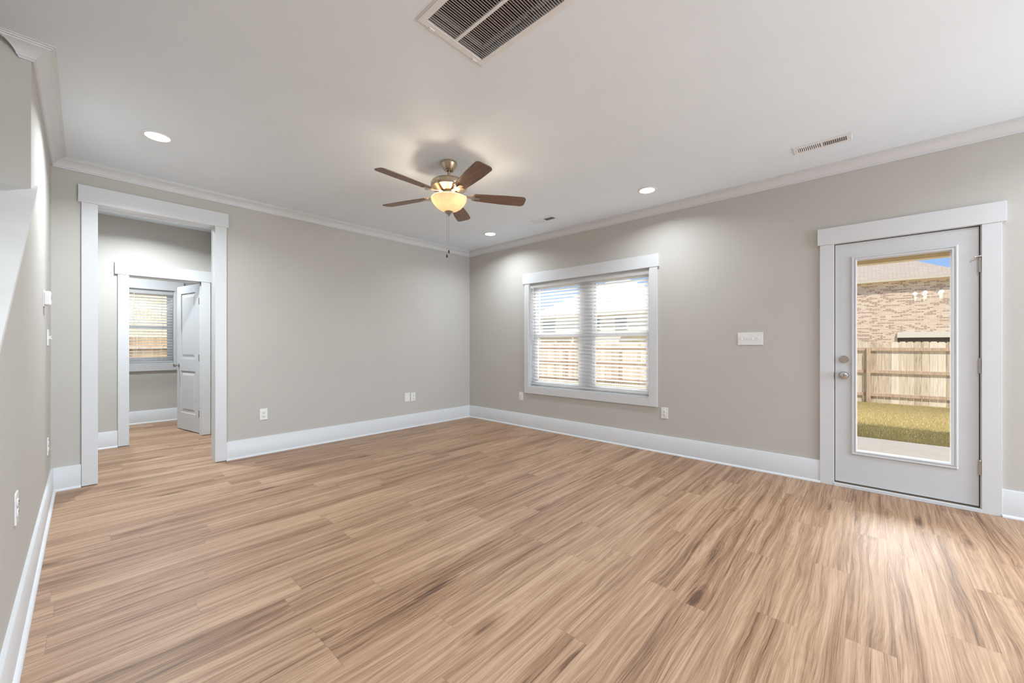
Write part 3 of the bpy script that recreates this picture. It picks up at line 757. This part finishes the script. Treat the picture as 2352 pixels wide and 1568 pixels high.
place_copy(out, (3.236, YB, 0.439), 0, 'white duplex outlet on the back wall, right of the blank plate')
place_copy(out, (XR, 3.776, 0.442), PI / 2 * -1, 'white duplex outlet at the lower left corner of the wide window')
place_copy(out, (XR, 1.670, 0.444), -PI / 2, 'white duplex outlet below the right end of the wide window')
place_copy(out, (XL, 2.49, 0.555), PI / 2, 'white outlet on the left wall, the one low down and farthest left in the picture')
place_copy(out, (XL, 4.47, 0.450), PI / 2, 'white outlet low on the left wall near the back corner')
bl = empty('blank_plate', (3.138, YB, 0.442)); tag(bl, 'white blank cover plate on the back wall beside an outlet', 'wall plate')
bm = BM(); plate(bm, 0.082, PH + 0.006); lpart('cover_plate', bm, M_plastic, bl)
for zc in (0.041, -0.041):
    bm = BM(); lathe(bm, [(0.003, 0), (0.003, 0.0012), (0, 0.0012)], (0, -0.006, zc), 12, '-Y'); lpart('screw', bm, M_plastic, bl)
def switch_plate(loc, rz, label, n, states):
    r = empty('switch_plate', loc, rz); tag(r, label, 'light switch')
    w = 0.073 + 0.046 * (n - 1)
    bm = BM(); plate(bm, w, PH); lpart('cover_plate', bm, M_plastic, r)
    for i, up in enumerate(states):
        u = (i - (n - 1) / 2) * 0.046; sg = 1 if up else -1
        bm = BM(); box(bm, u - 0.0042, u + 0.0042, -0.0078, -0.006, -0.012, 0.012, 0.0008)
        tube(bm, (u, -0.006, 0), (u, -0.020, sg * 0.010), 0.0042, 8, 0.0034)
        lpart('toggle', bm, M_plastic, r)
    return r
switch_plate((XR, 0.8465, 1.256), -PI / 2, 'white four toggle switch plate on the right wall between window and patio door', 4, (0, 1, 0, 1))
switch_plate((XL, 4.53, 1.252), PI / 2, 'white toggle switch plate on the left wall below the thermostat', 3, (1, 0, 1))
th = empty('thermostat', (XL, 4.12, 1.512), PI / 2); tag(th, 'small white thermostat box on the left wall near the back corner', 'thermostat')
bm = BM(); box(bm, -0.070, 0.070, -0.004, 0, -0.058, 0.058, 0.0015); lpart('back_plate', bm, M_plastic, th)
bm = BM(); box(bm, -0.060, 0.060, -0.032, -0.004, -0.046, 0.046, 0.006); lpart('housing', bm, M_plastic, th)
bm = BM(); box(bm, -0.030, 0.030, -0.0330, -0.0315, -0.006, 0.028, 0.0004); lpart('display', bm, plain('lcd_grey', (0.40, 0.44, 0.40), 0.2), th)

# ------------------------------------------------------------------ recessed lights
def can(loc, label, group, E=CAN, first=[None]):
    if first[0] is None:
        r = empty('recessed_light', loc)
        bm = BM(); lathe(bm, [(0.068, 0.0), (0.090, 0.0), (0.092, -0.003), (0.088, -0.007), (0.072, -0.006), (0.068, 0.0)], (0, 0, 0), 48); lpart('trim_ring', bm, M_grille, r, True)
        bm = BM(); lathe(bm, [(0, -0.0045), (0.060, -0.0045), (0.071, -0.003), (0.071, 0), (0, 0)], (0, 0, 0), 48); lpart('lens', bm, M_lens, r, True)
        first[0] = r
    else:
        r = place_copy(first[0], loc, 0, label)
    tag(r, label, 'ceiling light')
    if group: r['group'] = group
    light('recessed_lamp', 'AREA', (loc[0], loc[1], loc[2] - 0.012), (0, 0, 0), E, (0.86, 0.94, 1.0), shape='DISK', size=0.13, spread=R(150))
    return r
can((0.364, 3.863, ZC), 'lit round recessed ceiling light nearest the hall doorway', None, E=24)
can((3.765, 1.625, ZC), 'lit round recessed ceiling light between the two supply vents', None, E=10)
can((3.790, 3.870, ZC), 'lit round recessed ceiling light nearest the far right corner', None, E=13)
for i, p in enumerate(((0.364, 1.62), (0.5, -1.2), (3.5, -1.2), (0.5, -3.2), (3.5, -3.2))):  # first completes the visible grid of lights; the rest are added fill
    can((p[0], p[1], ZC), 'unseen recessed ceiling light, out of view, giving the room fill light', 'unseen recessed fill lights', E=(12, 22, 9, 22, 14)[i])
can((0.45, 5.75, 2.70), 'unseen recessed light added in the hall ceiling', None, E=31)  # lamp added out of view to brighten the hall
can((0.35, 7.35, 2.70), 'unseen recessed light added in the small room ceiling', None, E=25)  # another added lamp, lifts the small room

# ------------------------------------------------------------------ ceiling fan
FC = Vector((2.070, 2.610, ZC))
fan = empty('ceiling_fan', FC); tag(fan, 'brushed metal ceiling fan with five brown blades and a lit glass bowl', 'ceiling fan')
bm = BM(); lathe(bm, [(0, 0), (0.067, 0), (0.069, -0.006), (0.069, -0.018), (0.066, -0.026), (0.052, -0.052), (0.042, -0.066), (0.036, -0.072), (0.020, -0.073), (0.018, -0.062), (0, -0.062)], seg=48); lpart('canopy', bm, M_fanmetal, fan, True)
bm = BM(); tube(bm, (0, 0, -0.06), (0, 0, -0.165), 0.0125, 20); lpart('down_rod', bm, M_fanmetal, fan, True)
bm = BM(); lathe(bm, [(0, -0.142), (0.022, -0.142), (0.030, -0.150), (0.095, -0.154), (0.130, -0.160), (0.145, -0.170), (0.150, -0.180), (0.151, -0.214), (0.147, -0.221), (0.128, -0.227), (0.088, -0.248), (0.072, -0.256), (0, -0.256)], seg=56); lpart('motor_housing', bm, M_fanmetal, fan, True)
bm = BM(); lathe(bm, [(0, -0.255), (0.076, -0.255), (0.078, -0.259), (0.078, -0.272), (0.074, -0.276), (0.055, -0.278), (0.054, -0.292), (0.064, -0.294), (0.066, -0.305), (0.062, -0.312), (0, -0.312)], seg=48); lpart('switch_housing', bm, M_fanmetal, fan, True)
# glass bowl (open shell)
outp = [(0.060, -0.303), (0.120, -0.300), (0.146, -0.300), (0.1495, -0.304), (0.1485, -0.312), (0.141, -0.330), (0.126, -0.354), (0.104, -0.378), (0.076, -0.397), (0.044, -0.409), (0.012, -0.414)]
inp = [(0.012, -0.410), (0.043, -0.405), (0.074, -0.393), (0.101, -0.375), (0.122, -0.352), (0.137, -0.329), (0.144, -0.312), (0.145, -0.306), (0.120, -0.3045), (0.060, -0.307)]
bm = BM(); lathe(bm, outp[2:] + inp[:-2], seg=56); bowl = lpart('glass_bowl', bm, M_bowl, fan, True)
bm = BM(); lathe(bm, [(0, -0.404), (0.010, -0.405), (0.011, -0.413), (0.036, -0.412), (0.037, -0.417), (0.028, -0.428), (0.014, -0.437), (0.009, -0.440), (0.009, -0.446), (0.004, -0.451), (0, -0.452)], seg=32); lpart('finial', bm, M_pewter, fan, True)
camdir = math.atan2(-FC.y, -FC.x)
for k_, da in enumerate((-75, 42, 165)):
    a_ = camdir + R(da); bx_, by_ = 0.072 * math.cos(a_), 0.072 * math.sin(a_)
    bm = BM(); bmesh.ops.create_icosphere(bm, subdivisions=3, radius=0.020); bmesh.ops.translate(bm, verts=bm.verts, vec=(bx_, by_, -0.345)); lpart('bulb', bm, M_bulb, fan, True)
    light('fan_lamp', 'POINT', (FC.x + bx_, FC.y + by_, FC.z - 0.314), energy=FAN, color=(1.0, 0.86, 0.68), shadow_soft_size=0.02)
# blades
def blade_bm():
    bm = BM(); r0, r1 = 0.190, 0.662; n = 26; up, dn = [], []
    pts = []
    def hw(r):
        u = (r - r0) / (r1 - r0)
        w = 0.048 + 0.019 * min(1, u * 1.6)
        if r < r0 + 0.03: w *= math.sqrt(max(0.0, 1 - ((r0 + 0.03 - r) / 0.03) ** 2)) * 0.45 + 0.55
        q = 0.035
        if r > r1 - q: w = w - q + q * math.sqrt(max(0, 1 - ((r - (r1 - q)) / q) ** 2))
        return w
    rs = [r0 + (r1 - 0.035 - r0) * i / 18 for i in range(19)] + [r1 - 0.035 + 0.035 * math.sin(PI / 2 * i / 7) for i in range(1, 8)]
    L_ = [(r, hw(r)) for r in rs]; loop = L_ + [(r, -w) for r, w in reversed(L_)]
    A = [bm.verts.new((x_, y_, 0.003)) for x_, y_ in loop]; B = [bm.verts.new((x_, y_, -0.003)) for x_, y_ in loop]
    m_ = len(loop)
    for i in range(m_): bm.faces.new((A[i], A[(i + 1) % m_], B[(i + 1) % m_], B[i]))
    bm.faces.new(A); bm.faces.new(B[::-1])
    return bm
def iron_bm():
    bm = BM()
    # arm stepping down from the flywheel, then forked foot under the blade
    prof = [(0.066, -0.266), (0.105, -0.262), (0.150, -0.276), (0.200, -0.283), (0.262, -0.284)]
    w = [0.018, 0.013, 0.014, 0.020, 0.016]
    ring = []
    for (r, z), h in zip(prof, w):
        ring.append([bm.verts.new(p) for p in ((r, -h, z), (r, h, z), (r, h, z + 0.006), (r, -h, z + 0.006))])
    for a_, b_ in zip(ring[:-1], ring[1:]):
        for i in range(4): bm.faces.new((a_[i], a_[(i + 1) % 4], b_[(i + 1) % 4], b_[i]))
    bm.faces.new(ring[0]); bm.faces.new(ring[-1][::-1])
    box(bm, 0.195, 0.215, -0.040, 0.040, -0.284, -0.278, 0.001)
    return bm
b0 = None
for k_ in range(5):
    th_ = R(38 + 72 * k_)
    if b0 is None:
        ir = lpart('blade_arm', iron_bm(), M_fanmetal, fan); b0 = lpart('blade', blade_bm(), M_blade, fan)
        i0 = ir
    else:
        ir = i0.copy(); COL.objects.link(ir); ir.parent = fan; bl_ = b0.copy(); COL.objects.link(bl_); bl_.parent = fan
    cur = b0 if k_ == 0 else bl_
    ir.rotation_euler = (R(-12), 0, 0)
    cur.matrix_local = Matrix.Rotation(th_, 4, 'Z') @ Matrix.Translation((0, 0, -0.276)) @ Matrix.Rotation(R(-12), 4, 'X')
    ir.matrix_local = Matrix.Rotation(th_, 4, 'Z') @ Matrix.Translation((0, 0, -0.276)) @ Matrix.Rotation(R(-5), 4, 'X') @ Matrix.Translation((0, 0, 0.274))
# pull chains
for (dx, dy, zt, ze) in ((0.0, 0.0, -0.452, -0.735), (-0.016, 0.006, -0.31, -0.772)):
    if zt > -0.4: dx, dy = -0.011, 0.012; zt = -0.43
    bm = BM(); tube(bm, (dx, dy, zt), (dx, dy, ze), 0.0008, 6)
    for i in range(int((zt - ze) / 0.02)): lathe(bm, [(0, 0.0022), (0.0018, 0.0012), (0.0018, -0.0012), (0, -0.0022)], (dx, dy, zt - 0.02 * i - 0.01), 6)
    ch = lpart('pull_chain', bm, M_pewter, fan)
    bm = BM(); lathe(bm, [(0, 0.0), (0.003, -0.001), (0.005, -0.008), (0.0075, -0.018), (0.006, -0.027), (0.002, -0.031), (0, -0.031)], (dx, dy, ze + 0.002), 16); f_ = lpart('fob', bm, M_fob, ch, True)

# ------------------------------------------------------------------ dining chandelier just outside the frame (mirrored in the door glass)
CH = Vector((1.70, -0.545, ZC - 0.0))
chn = empty('chandelier', CH); tag(chn, 'small five light chandelier whose bulbs are mirrored in the patio door glass', 'chandelier')
bm = BM(); lathe(bm, [(0, 0), (0.06, 0), (0.058, -0.018), (0.02, -0.03), (0, -0.03)], seg=32); tube(bm, (0, 0, -0.02), (0, 0, -0.90), 0.006, 10); lathe(bm, [(0, -0.88), (0.022, -0.90), (0.030, -0.95), (0.016, -1.02), (0, -1.05)], seg=24)
lpart('stem', bm, M_fanmetal, chn, True)
for i in range(5):
    a_ = R(72 * i + 20); c_, s2 = math.cos(a_), math.sin(a_)
    bm = BM(); P_ = [(0.0, -1.00), (0.06, -1.045), (0.09, -1.05), (0.115, -1.02), (0.12, -0.985)]
    for (r0_, z0_), (r1_, z1_) in zip(P_[:-1], P_[1:]): tube(bm, (r0_ * c_, r0_ * s2, z0_), (r1_ * c_, r1_ * s2, z1_), 0.005, 8)
    ar = lpart('arm', bm, M_fanmetal, chn, True)
    bm = BM(); lathe(bm, [(0, -0.985), (0.007, -0.984), (0.008, -0.960), (0.013, -0.945), (0.012, -0.928), (0.004, -0.908), (0, -0.905)], (0.12 * c_, 0.12 * s2, 0), 20); lpart('candle_bulb', bm, M_shade, ar, True)
    light('chandelier_lamp', 'POINT', (CH.x + 0.12 * c_, CH.y + 0.12 * s2, CH.z - 0.895), energy=CHAND, color=(0.95, 0.97, 1.0), shadow_soft_size=0.02)

# ------------------------------------------------------------------ return air grille
gr = empty('return_air_grille', (1.2625, 1.2675, ZC)); tag(gr, 'large white louvred return air grille in the ceiling with filter behind', 'air grille')
ox0, ox1, oy0, oy1 = 1.056, 1.470, 0.964, 1.568
ix0, ix1, iy0, iy1 = 1.088, 1.438, 0.999, 1.536
bm = BM(); z0, z1 = ZC - 0.006, ZC + 0.001
box(bm, ox0, ix0, oy0, oy1, z0, z1, 0.0015); box(bm, ix1, ox1, oy0, oy1, z0, z1, 0.0015); box(bm, ix0, ix1, oy0, iy0, z0, z1, 0.0015); box(bm, ix0, ix1, iy1, oy1, z0, z1, 0.0015)
for u in (ox0 - 0.006, ox1): box(bm, u, u + 0.006, oy0 - 0.006, oy1 + 0.006, ZC - 0.003, z1)
for v in (oy0 - 0.006, oy1): box(bm, ox0, ox1, v, v + 0.006, ZC - 0.003, z1)
obj('frame', bm, M_grille, gr)
bm = BM(); box(bm, 1.253, 1.269, iy0, iy1, ZC - 0.005, ZC + 0.004, 0.001); obj('centre_bar', bm, M_grille, gr)
bm = BM(); n = 43; pit = (iy1 - iy0) / n
for i in range(n):
    y = iy0 + pit * (i + 0.5)
    for (u, v) in ((ix0, 1.253), (1.269, ix1)):
        A = [bm.verts.new(p) for p in ((u, y - 0.0008, ZC - 0.004), (v, y - 0.0008, ZC - 0.004), (v, y + 0.0105, ZC + 0.010), (u, y + 0.0105, ZC + 0.010))]
        B = [bm.verts.new(p) for p in ((u, y + 0.0012, ZC - 0.004), (v, y + 0.0012, ZC - 0.004), (v, y + 0.0125, ZC + 0.010), (u, y + 0.0125, ZC + 0.010))]
        for q in range(4): bm.faces.new((A[q], A[(q + 1) % 4], B[(q + 1) % 4], B[q]))
        bm.faces.new(A); bm.faces.new(B[::-1])
obj('louvres', bm, M_grille, gr)
for u in (1.120, 1.395):
    bm = BM(); box(bm, u, u + 0.030, oy1 - 0.010, oy1 + 0.004, ZC - 0.009, ZC - 0.004, 0.001); obj('latch', bm, M_grille, gr)
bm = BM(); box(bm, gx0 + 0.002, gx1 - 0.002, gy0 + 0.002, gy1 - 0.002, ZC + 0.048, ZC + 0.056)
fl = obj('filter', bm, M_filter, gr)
bm = BM(); zf0, zf1 = ZC + 0.036, ZC + 0.048
box(bm, 1.092, 1.114, gy0 + 0.004, 1.522, zf0, zf1); box(bm, 1.412, 1.434, gy0 + 0.004, 1.522, zf0, zf1); box(bm, 1.114, 1.412, 1.500, 1.522, zf0, zf1)
obj('filter_frame', bm, M_filterframe, fl)
cu = bpy.data.curves.new('t', 'FONT'); cu.body = '11-20-1'; cu.size = 0.026; cu.align_x = 'CENTER'; cu.align_y = 'CENTER'; cu.extrude = 0.0002; cu.space_character = 1.25
to = bpy.data.objects.new('t', cu); COL.objects.link(to); bpy.context.view_layer.update()
me = bpy.data.meshes.new_from_object(to.evaluated_get(bpy.context.evaluated_depsgraph_get())); bpy.data.objects.remove(to)
me.materials.append(M_ink); tx = bpy.data.objects.new('handwritten_numbers', me); COL.objects.link(tx); tx.parent = fl
# text seen from below, reading along -Y
tx.matrix_local = Matrix.Translation((1.424 - gr.location.x, 1.195 - gr.location.y, zf0 - 0.0012 - gr.location.z)) @ Matrix.Rotation(-PI / 2, 4, 'Z') @ Matrix.Rotation(PI, 4, 'X')

# ------------------------------------------------------------------ supply vents (local frame, long axis Y)
def vent(loc, label):
    r = empty('supply_vent', loc); tag(r, label, 'air vent')
    hx, hy = 0.070, 0.174
    bm = BM(); ix, iy = 0.038, 0.145
    box(bm, -hx, -ix, -hy, hy, -0.005, 0.0, 0.0012); box(bm, ix, hx, -hy, hy, -0.005, 0, 0.0012)
    box(bm, -ix, ix, -hy, -iy, -0.005, 0, 0.0012); box(bm, -ix, ix, iy, hy, -0.005, 0, 0.0012); box(bm, -ix, ix, -0.007, 0.007, -0.005, 0, 0.0008)
    lpart('frame', bm, M_grille, r)
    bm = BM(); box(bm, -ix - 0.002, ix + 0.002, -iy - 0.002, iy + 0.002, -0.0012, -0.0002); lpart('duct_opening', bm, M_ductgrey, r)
    for sg in (-1, 1):
        bm = BM()
        for i in range(11):
            y = sg * (0.012 + (i + 0.5) * (iy - 0.012) / 11)
            for dy, dz in ((0, 0),):
                A = [bm.verts.new(p) for p in ((-ix, y, -0.0045), (ix, y, -0.0045), (ix, y - sg * 0.0046, -0.0012), (-ix, y - sg * 0.0046, -0.0012))]
                B = [bm.verts.new(p) for p in ((-ix, y + 0.001, -0.0045), (ix, y + 0.001, -0.0045), (ix, y - sg * 0.0046 + 0.001, -0.0012), (-ix, y - sg * 0.0046 + 0.001, -0.0012))]
                for q in range(4): bm.faces.new((A[q], A[(q + 1) % 4], B[(q + 1) % 4], B[q]))
                bm.faces.new(A); bm.faces.new(B[::-1])
        lpart('louvres', bm, M_grille, r)
    for y in (-0.160, 0.160):
        bm = BM(); lathe(bm, [(0.003, -0.005), (0.003, -0.0062), (0, -0.0062)], (0, y, 0), 10); lpart('screw', bm, M_nickel, r)
    return r
v1 = vent((3.800, 0.268, ZC), 'white ceiling supply vent nearest the patio door')
place_copy(v1, (3.808, 2.942, ZC), 0, 'white ceiling supply vent near the far corner above the window')
# ------------------------------------------------------------------ outdoors
GZ = -0.47
bm = BM()
xs = [4.48, 7.42, 15.3, 95.0]; zs = [-0.16, -0.13, GZ, GZ - 0.2]
pr = [bm.verts.new((x_, -60, z_)) for x_, z_ in zip(xs, zs)]; pl = [bm.verts.new((x_, 60, z_)) for x_, z_ in zip(xs, zs)]
for i in range(3): bm.faces.new((pr[i], pr[i + 1], pl[i + 1], pl[i]))
g_ = [bm.verts.new(p) for p in ((-60, 8.32, GZ), (4.48, 8.32, GZ), (4.48, 60, GZ), (-60, 60, GZ))]; bm.faces.new(g_)
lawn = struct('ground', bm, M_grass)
bm = BM(); box(bm, XR + T, 7.40, -3.4, 1.35, -0.22, -0.10, 0.01); struct('patio_slab', bm, M_concrete)
# grass blades over the part of the lawn seen through the door glass
rng = np.random.default_rng(3); NB = 95000
bx_ = 7.42 + (rng.random(NB) ** 1.35) * 7.7; by_ = -1.9 + rng.random(NB) * 2.9 + 0.03 * (bx_ - 7.4)
bz_ = np.interp(bx_, xs, zs); an = rng.random(NB) * 2 * np.pi; hh = 0.020 + rng.random(NB) * 0.030; le = rng.normal(0, 0.014, (NB, 2))
ww = 0.0022
V = np.zeros((NB, 3, 3)); V[:, 0] = np.stack([bx_ - ww * np.cos(an), by_ - ww * np.sin(an), bz_], 1); V[:, 1] = np.stack([bx_ + ww * np.cos(an), by_ + ww * np.sin(an), bz_], 1)
V[:, 2] = np.stack([bx_ + le[:, 0], by_ + le[:, 1], bz_ + hh], 1)
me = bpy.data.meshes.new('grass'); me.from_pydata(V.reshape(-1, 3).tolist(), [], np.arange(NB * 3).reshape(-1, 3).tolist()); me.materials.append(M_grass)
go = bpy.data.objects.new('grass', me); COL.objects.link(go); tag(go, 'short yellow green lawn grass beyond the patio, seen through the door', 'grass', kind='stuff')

def fence(p0, p1, z0, z1, label, mp, post_at, rails_side, rail_z):
    """local x along the fence, rails on local -y"""
    p0, p1 = Vector(p0), Vector(p1); L_ = (p1 - p0).length; a_ = math.atan2(p1.y - p0.y, p1.x - p0.x)
    r = empty('wooden_fence', (p0.x, p0.y, z0), a_); tag(r, label, 'fence')
    bm = BM(); pw = 0.150; n = int(L_ / pw); s_ = rails_side
    for i in range(n):
        u = i * pw + 0.003; w_ = pw - 0.006; t_ = z1 - z0 + random.uniform(-0.008, 0.008); c_ = 0.028
        pts = [(u, 0.0), (u + w_, 0.0), (u + w_, t_ - c_), (u + w_ - c_, t_), (u + c_, t_), (u, t_ - c_)]
        y0_ = random.uniform(0, 0.004)
        prism(bm, pts, 'Y', y0_, y0_ + 0.016)
    lpart('picket_panel', bm, mp, r)
    for z in rail_z:
        bm = BM(); ys = (-0.042, 0.0) if s_ < 0 else (0.020, 0.062); box(bm, 0, L_, ys[0], ys[1], z - z0 - 0.045, z - z0 + 0.045, 0.003); lpart('rail', bm, M_rail, r)
    for u in post_at:
        bm = BM(); ys = (-0.135, -0.044) if s_ < 0 else (0.064, 0.155); box(bm, u - 0.045, u + 0.045, ys[0], ys[1], -0.05, max(rail_z) - z0 + 0.045, 0.003); lpart('post', bm, M_rail, r)
    return r
# fence across the back garden: starts behind the patio, runs away to the left of the view
fd = (Vector((14.06, 11.3)) - Vector((15.3, 0.28))).normalized()
A0 = Vector((15.3, 0.28)) - fd * 6.0; A1 = Vector((15.3, 0.28)) + fd * 21.0
# local +x points away along A0->A1; house side is local left (+y) so rails sit there
fence(A0, A1, GZ - 0.0, 1.275, 'long weathered wooden privacy fence behind the lawn, three rails facing the house', M_picket, [5.75 - 4.88, 5.75 - 2.44, 5.75, 5.75 + 2.44, 5.75 + 4.88, 5.75 + 7.32, 5.75 + 9.76, 5.75 + 12.2, 5.75 + 14.64, 5.75 + 17.08, 5.75 + 19.5], 1, (1.065, 0.425, -0.235))
fence((-6.0, 12.1), (10.0, 12.1), GZ, 1.37, 'golden brown wooden fence outside the small room window', M_picket2, [1.2 + 2.44 * i for i in range(6)], -1, (1.14, 0.45, -0.2))

# brick house behind the fence
hb = empty('brick_house', (26.7, 2.0, GZ - 0.1)); tag(hb, 'brick house with pale shingle hip roof beyond the fence, seen through the patio door', 'house')
bm = BM(); box(bm, 26.7, 34.7, -3.1, 8.6, GZ - 0.1, 4.28); obj('brick_wall', bm, M_brick, hb)
def hip(bm, x0, x1, y0, y1, z0, pitch):
    w = (x1 - x0) / 2; zt = z0 + w * pitch
    v = [bm.verts.new(p) for p in ((x0, y0, z0), (x1, y0, z0), (x1, y1, z0), (x0, y1, z0), (x0 + w, y0 + w, zt), (x0 + w, y1 - w, zt))]
    for f in ((0, 1, 4), (1, 2, 5, 4), (2, 3, 5), (3, 0, 4, 5), (3, 2, 1, 0)): bm.faces.new([v[i] for i in f])
bm = BM(); hip(bm, 26.42, 35.0, -3.4, 9.1, 4.38, 0.60); obj('roof', bm, M_shingle, hb)
bm = BM(); box(bm, 26.42, 35.0, -3.4, 9.1, 4.27, 4.38, 0.01); obj('fascia', bm, M_fascia, hb)
bm = BM(); box(bm, 26.58, 26.7, -3.05, -1.0, 1.53, 1.80, 0.005); ph = obj('patio_header', bm, M_whitetrim, hb)
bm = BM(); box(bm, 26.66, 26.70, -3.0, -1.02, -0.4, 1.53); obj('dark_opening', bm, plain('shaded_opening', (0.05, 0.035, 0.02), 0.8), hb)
# cream house seen through the blinds
hc = empty('cream_house', (26.5, 16.0, GZ - 0.1)); tag(hc, 'cream house with pale hip roof seen through the slats of the main window', 'house')
bm = BM(); box(bm, 27.0, 36.0, 10.6, 21.8, GZ - 0.1, 3.55); obj('wall', bm, M_siding, hc)
bm = BM(); hip(bm, 26.5, 36.5, 10.1, 22.3, 3.66, 0.62); obj('roof', bm, M_shingle2, hc)
bm = BM(); box(bm, 26.5, 36.5, 10.1, 22.3, 3.52, 3.66, 0.01); obj('fascia', bm, M_fascia, hc)
for (y0_, y1_) in ((19.7, 21.0), (15.4, 16.1), (13.2, 14.1)):
    bm = BM(); box(bm, 26.95, 27.0, y0_ - 0.1, y1_ + 0.1, 2.2, 3.45, 0.005); f_ = obj('window', bm, M_whitetrim, hc)
    bm = BM(); box(bm, 26.93, 26.95, y0_, y1_, 2.3, 3.35); obj('pane', bm, M_housewin, f_)
bm = BM(); box(bm, 24.6, 27.0, 16.4, 21.2, 1.75, 1.95, 0.01); obj('porch_roof', bm, M_fascia, hc)
bm = BM(); box(bm, 25.2, 27.0, 11.2, 13.6, 1.85, 2.0, 0.01); obj('porch_roof', bm, M_fascia, hc)
for y in (16.5, 18.0, 19.5, 21.1):
    bm = BM(); box(bm, 24.7, 24.85, y - 0.07, y + 0.07, GZ - 0.1, 1.75); obj('porch_post', bm, M_whitetrim, hc)
# cream brick house beside the small room
hs = empty('painted_brick_house', (0, 15.6, GZ - 0.1)); tag(hs, 'cream brick house wall seen through the small room window above the fence', 'house')
bm = BM(); box(bm, -8.0, 11.0, 15.6, 22.0, GZ - 0.1, 5.6); obj('brick_wall', bm, M_brick2, hs)
bm = BM(); box(bm, -8.5, 11.5, 15.1, 22.5, 5.6, 5.8); obj('roof', bm, M_shingle2, hs)
# covered porch over the patio door
pb = empty('porch_roof', (7.4, -1.2, 2.3)); tag(pb, 'brown porch beam and soffit over the patio outside the glass door', 'porch')
bm = BM(); box(bm, 7.20, 7.46, -3.4, 0.95, 2.338, 2.62, 0.004); box(bm, XR + T, 7.22, -3.4, 0.95, 2.62, 2.70); bmm = obj('beam', bm, M_beam, pb)
bm = BM(); box(bm, 7.46, 7.53, -3.4, 0.95, 2.322, 2.375, 0.004); obj('beam_trim', bm, M_beamtrim, pb)
bm = BM(); box(bm, XR + T, 7.8, -3.6, 1.1, 2.70, 2.84, 0.01); obj('roof_deck', bm, M_shingle, pb)
bm = BM(); box(bm, 7.27, 7.43, -3.3, -3.14, -0.10, 2.338, 0.004); obj('post', bm, M_beamtrim, pb)
